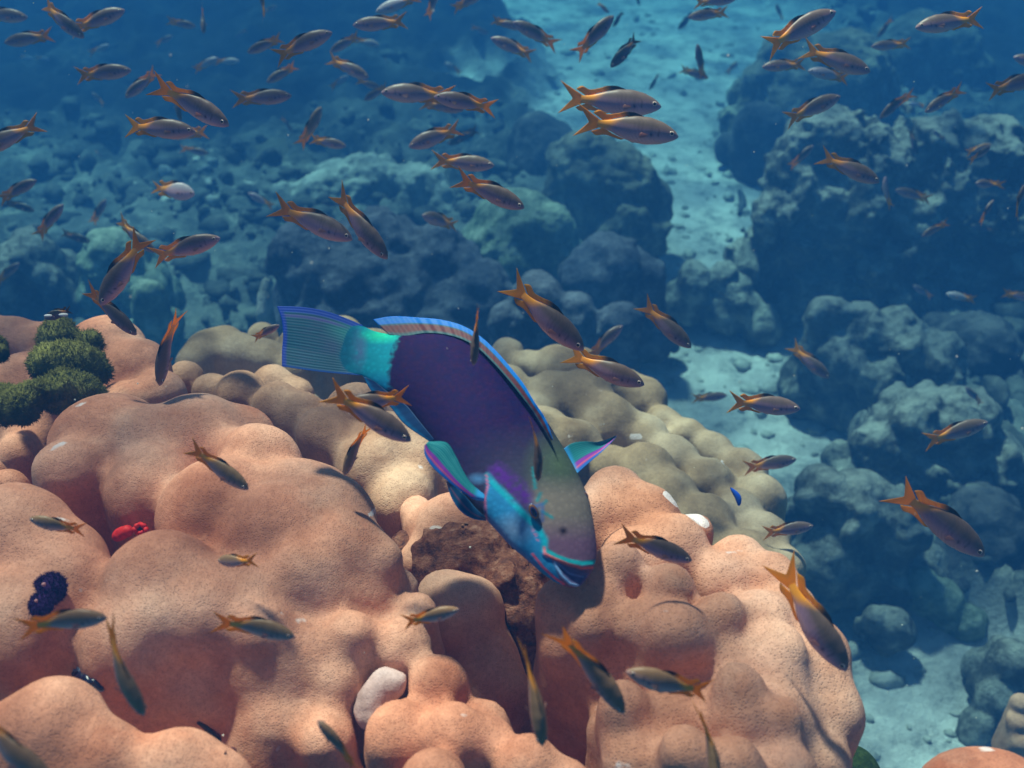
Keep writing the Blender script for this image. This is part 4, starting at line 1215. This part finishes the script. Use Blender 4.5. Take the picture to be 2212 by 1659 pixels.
F(421,420,326,404,"deep bodied silvery pink damselfish facing right in the left water",pal='k',fat=1.55,b=.15,bend=.0)
F(137,441,78,512,"pinkish damselfish swimming up right above the dark fish at left",b=.5,roll=10)
F(75,456,10,434,"black damselfish partly behind the pinkish one at the left edge",pal='d',L=.075)
F(195,522,128,502,"black damselfish alone near the left side, facing right",pal='d',L=.075)
F(229,430,198,486,"faint ghostly damselfish pointing up right in the left water",pal='n')
F(336,545,241,474,"damselfish diving behind another's tail, its own tail highest of the trio",b=.8,bend=.4)
F(476,514,320,560,"dark damselfish facing right whose tail crosses two other tails at left")
F(217,660,317,505,"dark damselfish diving down left over the peach coral",b=.5,z=.92)
F(295,724,182,618,"grey damselfish diving right behind the one above the green tufts",b=.8,z=.99)
F(42,568,-10,612,"blurred pinkish damselfish entering from the left edge above the coral",b=.5)
F(345,834,367,662,"back view of a damselfish diving straight down onto the left coral",b=1,z=.93)
F(598,12,566,30,"round faint damselfish at the top edge left of centre",pal='n')
F(552,-40,584,44,"orange tail of a damselfish hanging from the top frame edge",b=1)
F(718,70,585,124,"large dusky damselfish with a bright orange tail, upper centre left",b=.3)
F(534,114,612,80,"lavender damselfish facing down left beside the large dusky one")
F(812,26,908,-8,"pale lavender damselfish crossing the top edge, nose down left",pal='p',b=.3)
F(762,55,884,47,"damselfish facing left just below the top edge, tail forked right",b=.3)
F(948,-30,922,42,"damselfish with only its orange tail below the top edge, centre",b=.6)
F(1045,-14,976,20,"damselfish leaving through the top edge, tail trailing left",b=.4)
F(713,112,780,74,"dusky damselfish swimming down left in front of a pale one",b=.6)
F(820,98,765,86,"pale blue grey damselfish facing right behind a dusky one",pal='p',fat=1.1)
F(797,168,703,124,"damselfish diving right above the big left facing one",b=.5,bend=.2)
F(822,190,768,174,"dark small damselfish directly behind the snout of the big left facing one",z=2.3)
F(786,217,840,184,"dusky damselfish touching the snout of the big left facing one",z=2.1)
F(823,200,985,206,"biggest left facing damselfish of the upper middle",b=.25,L=.095,z=1.35)
F(937,209,1075,234,"dark damselfish overlapping the biggest left facing one",b=.3,z=1.22)
F(1003,237,905,222,"damselfish mostly hidden below the overlapping dark one",z=1.7)
F(630,207,502,216,"bright sided damselfish facing right at the upper centre left",b=.3)
F(694,230,652,322,"greenish damselfish climbing steeply with its orange tail below",b=.7,pal='g')
F(748,316,664,300,"faint mauve damselfish under the climbing greenish one",pal='n')
F(883,318,1000,274,"pink grey damselfish bowed down left with a wide orange fork",b=.4,bend=-.3,fat=1.1)
F(966,312,1036,278,"dark blue damselfish behind the wide orange fork",pal='d',L=.10,z=2.6)
F(1068,358,931,346,"damselfish facing right above another's raised tail in the middle",b=.3)
F(1133,450,980,380,"damselfish gliding down right below the level middle one",b=.5,bend=-.15)
F(836,142,833,122,"speck of a damselfish seen head on, upper centre",L=.06,yaw=30)
F(960,136,996,160,"small pale blue damselfish facing up left in the upper middle",fat=1.3,pal='p')
F(1130,62,1060,42,"damselfish tucked behind the one with a long trailing orange tail",b=.4,z=1.95)
F(1108,47,1207,101,"damselfish facing up left with its orange tail trailing down right, top centre",b=.5)
F(1060,82,1156,123,"smaller damselfish parallel below the one with the trailing tail",b=.4)
F(1055,72,1017,58,"faint small damselfish left of the parallel pair",pal='n',L=.07)
F(632,284,608,252,"thin faint damselfish seen from behind below the bright sided one",b=1,L=.07)
F(753,163,712,192,"pale faint damselfish below the diving one at upper middle",pal='p',L=.07)
F(576,178,643,139,"dim damselfish swimming down left under the large dusky one")
F(540,420,587,446,"pale little damselfish with a bright orange tail, left of the diving pair",b=.3,pal='k',yaw=30)
F(762,518,586,440,"large dark damselfish with a raised swallow tail above the parrotfish",b=.25,L=.095)
F(837,560,712,409,"slender damselfish diving steeply beside the large dark one",b=.75,L=.095)
F(694,437,742,446,"dark fish partly behind the slender diving one",pal='d',L=.08)
F(913,468,989,486,"chubby silver damselfish facing left with a short orange tail",fat=1.35,b=.1,yaw=25)
F(604,702,545,732,"brown damselfish behind the parrotfish's tail fin",pal='n',z=1.15)
F(1023,790,1033,656,"back view of a slim damselfish hanging before the parrotfish's dorsal fin",b=1,z=.70,cap=False)
F(888,953,704,838,"large damselfish gliding down right over the tan coral left of the parrotfish belly",b=.45,z=.70,bend=-.1)
F(736,878,888,856,"damselfish facing left behind the large gliding one, orange tail over the purple flank",b=.3,z=.745)
F(744,1028,785,908,"green backed damselfish diving onto the ridge of the left coral",pal='g',b=.9,z=.80)
# upper right and centre right
F(1326,34,1241,124,"pale damselfish climbing right over the sand channel near the top",b=.6,bend=.1)
F(1324,58,1347,24,"small black fish behind the snout of the pale climbing one",pal='d',L=.07,z=2.6)
F(1315,28,1291,6,"dim damselfish behind the pale climbing one's back",z=2.4)
F(1382,12,1370,-22,"dark sliver of a fish at the top edge over the sand",pal='d',b=1,L=.07)
F(1319,146,1384,76,"slate damselfish swimming down left over the pale sand",b=.4,pal='d')
F(1504,99,1519,170,"dark damselfish pointing up whose tail lies on another fish over the sand",b=1,yaw=20)
F(1531,169,1467,148,"damselfish facing right crossed by an upright tail over the sand",b=.4)
F(1403,194,1426,158,"tiny thin dark fish over the sand below the slate damselfish",b=1,pal='d',L=.06)
F(1486,38,1577,24,"dark damselfish facing left with a lit belly at the top of the channel",b=.3)
F(1465,64,1502,24,"dark fish behind and below the lit bellied one at the top of the channel",pal='d',L=.09)
F(1593,133,1570,160,"small curled yellowish damselfish at the channel's right bank",b=.3,fat=1.2,pal='g')
F(1590,-2,1497,5,"damselfish clipped by the top edge above the lit bellied one",b=.3)
F(1466,296,1240,258,"largest damselfish of the upper middle, in front of its twin",b=.35,L=.10,z=1.0,bend=-.1)
F(1429,231,1205,210,"damselfish behind the largest one, its tail fork reaching up left",b=.3,L=.105,z=1.12,bend=-.1)
F(1806,25,1640,108,"long damselfish rising right at the upper right with its tail spread low left",b=.45,L=.095)
F(1880,156,1728,103,"large damselfish facing down right beneath the long rising one",b=.3,L=.09)
F(1646,145,1742,138,"round damselfish facing left, tail touched by the large one at upper right",b=.2)
F(1745,153,1840,170,"pale lavender damselfish facing left just under the large upper right one",pal='p',b=.3)
F(1882,101,1966,94,"small round damselfish facing left at the upper right",b=.3)
F(1977,60,2130,36,"long dusky damselfish facing left at the upper right",b=.25)
F(1895,80,1932,38,"faint thin damselfish above the small round one at upper right",b=.8,pal='n')
F(1676,8,1690,46,"small damselfish with a yellow tail down, left of the long rising one",b=.8)
F(1816,208,1690,262,"damselfish rising right over the big blue green boulder",b=.4)
F(1901,256,1966,194,"lavender damselfish swimming down left with a yellow tail on end",b=.8,bend=.5)
F(1961,224,2001,229,"ghostly damselfish between two diving ones on the right",pal='p')
F(1998,243,2080,188,"damselfish diving down left with a fan tail at the right side",b=.4)
F(2255,165,2126,200,"damselfish cut by the right edge, only its orange rear showing",b=.3)
F(2189,123,2290,150,"damselfish whose snout and eye peek in at the right edge",b=.3)
F(1981,336,1965,276,"dark blue narrow fish pointing down over the outcrop",pal='d',b=1,L=.08)
F(2012,286,2039,298,"blurred tiny damselfish with an orange tail over the outcrop's crest",L=.05,yaw=40)
F(1757,314,1706,364,"small damselfish climbing right at the outcrop's left shoulder",b=.7)
F(1900,394,1768,334,"damselfish gliding down right across the brown outcrop",b=.4)
F(1905,385,1922,448,"damselfish behind another's snout, its orange tail hanging straight down",b=.5,yaw=30,z=1.9)
F(1934,410,2014,432,"damselfish facing left beside the hanging orange tail",b=.3,z=2.1)
F(2142,312,2085,331,"blurred yellow green damselfish at the right, above an orange one",pal='g',b=.3)
F(2140,316,2094,352,"orange blurred damselfish just under the yellow green one",b=.6,z=1.7)
F(2103,398,2162,398,"damselfish curled round to show its orange side at the right",b=.3,bend=.8,fat=1.2,yaw=20)
F(2146,432,2112,486,"bright orange rear view of a damselfish below the curled one",b=.8)
F(2214,398,2184,474,"orange tailed damselfish climbing along the right edge",b=.7)
F(1991,511,2048,478,"dark bodied damselfish with a yellow tail on the outcrop's right side",pal='n',b=.4)
F(2098,487,2152,500,"dark damselfish facing left under the bright orange rear view",pal='d',L=.08)
F(2043,635,2110,648,"pale lavender damselfish facing left in the dark hollow at right",pal='p',b=.2)
F(2236,646,2163,632,"dim olive damselfish cut by the right edge at mid height",pal='n',b=.2)
F(1972,616,2015,645,"faint damselfish whose yellow tail shows above the wedge topped rock",pal='n')
F(2085,835,2121,876,"faint damselfish with yellow tail down, right of the wedge topped rock",pal='n',b=.6)
F(1792,817,1704,746,"damselfish diving right left of the dark rocks",b=.6)
F(2134,912,1993,956,"orange backed damselfish rising right at the right side",b=.4)
F(2126,1202,1922,1040,"largest damselfish at right, bowed and diving toward the corner",b=.55,bend=-.3,L=.10)
F(1729,884,1565,864,"damselfish facing right over the channel beside a smaller yellow tailed one",b=.25)
F(1571,854,1495,863,"small blue grey damselfish behind the tail of the one over the channel",pal='n',b=.3)
F(1721,992,1603,1012,"damselfish facing right over the far edge of the olive beige coral",b=.35)
F(1757,1136,1645,1152,"damselfish facing right low beside the olive beige coral's right end",b=.3)
F(1495,1212,1330,1150,"damselfish hovering on the right coral head beside the parrotfish's brow",b=.4,bend=-.1,z=.70)
F(1162,1040,1163,898,"back view of a damselfish diving across the parrotfish's nape",b=1,z=.655,cap=False)
F(1261,757,1088,606,"large damselfish diving right above the beige coral, tail highest",b=.5,L=.095)
F(1345,703,1266,772,"small damselfish climbing right between two larger ones",b=.6)
F(1392,832,1216,764,"large damselfish gliding down right onto the olive beige coral",b=.4)
F(1493,752,1380,652,"damselfish diving right over the sand with its eye well lit",b=.5)
# lower
F(537,1058,403,960,"green backed damselfish over the crown of the big left coral",pal='g',b=.6,z=.70)
F(63,1120,180,1152,"dark backed damselfish facing left low over the left coral",pal='g',b=.4,z=.68)
F(462,1216,553,1210,"damselfish turning away with its open orange fork toward the viewer",pal='g',b=.3,yaw=-35,z=.66,bend=-.4)
F(232,1334,45,1346,"green backed damselfish level beneath the purple worm",pal='g',b=.55,z=.56)
F(312,1546,200,1344,"damselfish diving past the blue lipped clam, tail over a level fish",pal='g',b=.85,z=.53)
F(637,1376,463,1330,"damselfish facing right in the shaded middle of the left coral",pal='g',b=.5,z=.60)
F(686,1556,778,1660,"damselfish climbing left at the bottom edge beside the bleached lump",pal='g',b=.9,z=.54)
F(992,1316,866,1350,"damselfish rising right at the ridge above the bleached lump",pal='g',b=.5,z=.62)
F(115,1690,-95,1535,"grey damselfish cropped by the bottom left corner",pal='g',b=.6,z=.46)
F(1172,1612,1139,1378,"green back view of a damselfish diving in the gap between the heads",pal='g',b=1,z=.55)
F(1348,1542,1211,1338,"long green damselfish diving right on the right head's shaded flank",pal='g',b=.85,z=.56)
F(1352,1450,1542,1508,"damselfish facing left low on the right head, orange tail over another's",pal='g',b=.35,z=.57)
F(1546,1710,1530,1515,"damselfish diving out through the bottom edge, orange tail up",pal='g',b=1,z=.55)
F(1829,1450,1668,1224,"dark damselfish diving along the right rim of the right head",pal='n',b=.6,z=.66)

# black and white damsel behind the tufts
hm_ = hit(120, 690)
r = F(96, 688, 158, 668, "small black and white fish peeking over the green tufted coral", pal='d', fat=1.3, b=.2, z=.98, cap=False)
r.name = "banded_damselfish"; r["group"] = ""; del r["group"]
wpm = plain_mat("white_scales", (.62, .60, .62), .8)
for (px_, py_, rr) in ((104, 682, 6), (137, 680, 7)):
    c_ = at(px_, py_, .965); v, f = ico(3)
    o = mesh_obj("white_band", v * np.array([rr * 1.5, rr * .6, rr * .5]) * K * .96, f, wpm)
    o.parent = r; o.matrix_parent_inverse = Matrix(); 
    Mw = Matrix.LocRotScale(r.location, r.rotation_euler, r.scale)
    o.matrix_local = Mw.inverted() @ Matrix.Translation(c_)

# slim blue wrasse
h1 = at(1597, 1092, 1.15); h0 = at(1581, 1052, 1.15)
n = 26; m = 12
t = np.linspace(0, 1, n)
rad = .0042 * np.sin(np.pi * np.clip(t * .93 + .05, 0, 1)) ** .6 * (1 - .3 * t)
A0 = np.array(h0[:]); A1 = np.array(h1[:])
ax = (A1 - A0) / np.linalg.norm(A1 - A0); sd1 = np.cross(ax, np.array(FW[:])); sd1 /= np.linalg.norm(sd1); sd2 = np.cross(ax, sd1)
V = [A0 + (A1 - A0) * (1 - tt) + sd1 * (rr * math.cos(a) + .002 * math.sin(tt * 4)) + sd2 * rr * .6 * math.sin(a) for tt, rr in zip(t, rad) for a in np.linspace(0, 2 * np.pi, m, endpoint=False)]
I = np.arange(n * m).reshape(n, m); J = np.roll(I, -1, 1)
Fq = [tuple(q) for q in np.stack([I[:-1], I[1:], J[1:], J[:-1]], -1).reshape(-1, 4)] + [tuple(I[0][::-1]), tuple(I[-1])]
tag(mesh_obj("cleaner_wrasse", np.array(V) , Fq, plain_mat("wrasse_blue", lin(30, 80, 190), .4)), "thin bright blue wrasse low on the olive beige coral", "fish")

# ------------------------------------------------------------------ small reef life
def tube(P, R, m=10):
    P = np.asarray(P, float); n = len(P); R = np.broadcast_to(R, (n,))
    T = np.gradient(P, axis=0); T /= np.linalg.norm(T, axis=1)[:, None]
    up_ = np.array(TOC); V = []
    for p, tt, r in zip(P, T, R):
        a = np.cross(tt, up_); a /= np.linalg.norm(a) + 1e-9; b = np.cross(tt, a)
        for q in np.linspace(0, 2 * np.pi, m, endpoint=False):
            V.append(p + a * r * math.cos(q) + b * r * math.sin(q))
    I = np.arange(n * m).reshape(n, m); J = np.roll(I, -1, 1)
    return np.array(V), [tuple(q) for q in np.stack([I[:-1], I[1:], J[1:], J[:-1]], -1).reshape(-1, 4)] + [tuple(I[0][::-1]), tuple(I[-1])]

def surf(x, y, lift=0.0):
    r_ = hit(x, y)
    z = (r_[2] if r_ else .7) - lift
    return np.array(at(x, y, z)[:])

# sea cucumber on the channel sand
pp = [np.array(at(x, y, (hit(x, y)[2]) - .02)[:]) for x, y in [(1597, 412), (1602, 425), (1604, 440), (1600, 452), (1597, 462)]]
V, Fq = tube(resample(pp, 24), .016 * np.sin(np.linspace(.25, 2.9, 24)) ** .5, 10)
tag(mesh_obj("sea_cucumber", V, Fq, MR['dark']), "short black sea cucumber lying on the pale sand of the channel", "sea cucumber")

# red sea squirt in the crevice
redm, rnt, rb = new_mat("red_tunic", .6, .3)
rno = N(rnt, "ShaderNodeTexNoise", i_Scale=300.); rnt.links.new(N(rnt, "ShaderNodeTexCoord").outputs["Object"], rno.inputs["Vector"])
rnt.links.new(ramp(rnt, rno.outputs["Fac"], [(.3, (.62, .01, .01)), (.65, (.85, .03, .02))]), rb.inputs["Base Color"])
darkm = plain_mat("dark_opening", (.05, .04, .03), .8)
ctr = surf(283, 1142, .012)
sq = empty("sea_squirt", ctr)
tag(sq, "glossy red sea squirt with two siphons tucked in a crevice of the left coral", "sea squirt")
def local_lobes(lst, z): return [(at(x, y, z - dz), r * K * z, 0.0) for x, y, r, dz in lst]
zq = float((Vector(ctr) - CAM).dot(FW))
Vv, Fv = blob_mesh(local_lobes([(262, 1152, 13, .0), (275, 1147, 13, .003), (252, 1159, 9, 0)], zq), .0012, .006, [(.0006, 200., 2)], pad=.008)
mesh_obj("body", Vv - ctr, Fv, redm, sq)
th = np.linspace(0, 2 * np.pi, 40)
zz = zq - .008
ring = [np.array(at(303 + 12 * math.cos(a) * (1 + .15 * math.sin(3 * a)), 1142 + 9 * math.sin(a), zz - .002 * math.sin(5 * a))[:]) for a in th]
V, Fq = tube(ring, .0019 + .0005 * np.sin(th * 7), 8)
sp_ = mesh_obj("siphon", V - ctr, Fq, redm, sq)
v, f = ico(2)
mesh_obj("siphon_opening", (v * .0036 + np.array(at(303, 1143, zz + .003)[:])) - ctr, f, darkm, sp_)

# christmas tree worm: two bristly crowns
worm = empty("tree_worm", surf(105, 1290))
tag(worm, "dark indigo bristly tree worm with two round crowns on the left coral", "worm")
wpos = np.array(worm.location[:])
wmat = plain_mat("indigo_bristle", lin(56, 30, 84), .8, .1)
wpale = plain_mat("worm_tube_end", lin(190, 130, 130), .6)
def crown(cx, cy, rpx, seed):
    r = np.random.RandomState(seed)
    base = surf(cx, cy)
    z = float((Vector(base) - CAM).dot(FW)); R = rpx * K * z
    nn = TOC * .8 + np.array([0, 0, .6]); nn /= np.linalg.norm(nn)
    a1 = np.cross(nn, [1, 0, 0]); a1 /= np.linalg.norm(a1); a2 = np.cross(nn, a1)
    Vs, Fs, k = [], [], 0
    v0, f0 = ico(2)
    core = (v0[:, 0:1] * a1 * .88 + v0[:, 1:2] * a2 * .88 + v0[:, 2:3] * nn * .42) * R + base + nn * R * .2
    Vs.append(core); Fs += [tuple(q) for q in f0]; k = len(core)
    for i in range(1300):
        q = r.rand() ** .5; an = r.rand() * 6.283
        el = (1 - q) * 1.5 + .02
        d = (a1 * math.cos(an) + a2 * math.sin(an)) * math.cos(el) + nn * math.sin(el)
        s = base + nn * R * .2 + (d - nn * d.dot(nn)) * R * .82 + nn * R * .38 * d.dot(nn)
        tip = s + (d + r.normal(size=3) * .18) * R * r.uniform(.12, .24)
        pa = np.cross(d, r.normal(size=3)); pa /= np.linalg.norm(pa); pb = np.cross(d, pa); wr_ = R * .022
        for c_ in (0, 2.09, 4.19): Vs.append((s + (pa * math.cos(c_) + pb * math.sin(c_)) * wr_)[None])
        Vs.append(tip[None]); Fs += [(k, k + 1, k + 3), (k + 1, k + 2, k + 3), (k + 2, k, k + 3)]; k += 4
    o = mesh_obj("crown", np.concatenate(Vs) - wpos, Fs, wmat, worm, smooth=False)
    v1, f1 = ico(2)
    mesh_obj("tube_end", v1 * R * .11 + base + nn * R * .85 - np.array([0, 0, -.2]) * R - wpos, f1, wpale, o)
crown(112, 1276, 42, 1)
crown(92, 1308, 33, 2)

# boring clams: wavy lips in the crevices
def clam(label, pts, lipc, edgec, lift):
    P0 = [surf(x, y, lift) for x, y in pts]
    c0 = np.mean(P0, 0)
    root = empty("boring_clam", c0); tag(root, label, "clam")
    Pc = resample(P0, 90)
    wv = np.sin(np.linspace(0, 2 * np.pi * 5, 90))[:, None] * .0009
    s = np.array(UP[:])
    cl_ = plain_mat("clam_mantle", lipc, .3, .6); ce = plain_mat("clam_edge", edgec, .5)
    env = np.sin(np.linspace(.08, np.pi - .08, 90)) ** .5
    V, Fq = tube(Pc + s * wv + TOC * .001, .0034 * env, 10); mesh_obj("mantle", V - c0, Fq, cl_, root)
    V, Fq = tube(Pc + s * (wv + .0048 * env[:, None]), .0014 * env, 8); mesh_obj("shell_edge", V - c0, Fq, ce, root)
    V, Fq = tube(Pc - s * (-wv + .0052 * env[:, None]) , .0016 * env, 8); mesh_obj("shell_edge", V - c0, Fq, ce, root)
clam("small clam with wavy blue black lips above the bottom left coral lobe", [(158, 1456), (178, 1462), (200, 1472), (224, 1486)], lin(14, 20, 50), lin(120, 150, 175), .0)
clam("dark lipped clam in the shaded crevice at the bottom of the left coral", [(428, 1560), (452, 1578), (474, 1600), (487, 1628)], lin(24, 34, 44), lin(110, 60, 60), .0)

# bleached lump in the valley
zb = pdepth(1500, .57) + .02
r_ = hit(822, 1500); zb = (r_[2] if r_ else zb) - .036
bl = [(at(802, 1535, zb), 34 * K * zb, 0), (at(812, 1508, zb + .002), 38 * K * zb, 0), (at(834, 1478, zb + .003), 36 * K * zb, 0), (at(862, 1468, zb), 15 * K * zb, 0), (at(858, 1490, zb), 15 * K * zb, 0), (at(806, 1550, zb), 20 * K * zb, 0)]
Vv, Fv = blob_mesh(bl, .0022, .008, [(.003, 70., 4)], pad=.01)
blm = coral_mat("bleached_skin", (.42, .26, .24), (.54, .37, .35), (.64, .49, .47), 620, .3, .3)
tag(mesh_obj("bleached_coral_lump", Vv, Fv, blm, attrs={"bleach": np.zeros(len(Vv))}), "pinkish white bleached lump in the valley of the left coral", "coral")

# marine snow drifting in the water
r = np.random.RandomState(44)
Vs, Fs, k = [], [], 0
v0, f0 = ico(1)
for i in range(170):
    z = r.uniform(.5, 1.9); x, y = r.uniform(0, 2212), r.uniform(0, 1659)
    h_ = hit(x, y)
    if h_ and z > h_[2] - .05: continue
    Vs.append(v0 * r.uniform(.0003, .0007) * r.uniform(.6, 1.3, 3) + np.array(at(x, y, z)[:])); Fs.append(f0 + k); k += len(v0)
tag(mesh_obj("marine_snow", np.concatenate(Vs), np.concatenate(Fs), plain_mat("pale_particle", (.7, .68, .6), .9)), "tiny pale specks drifting in the water", kind="stuff")
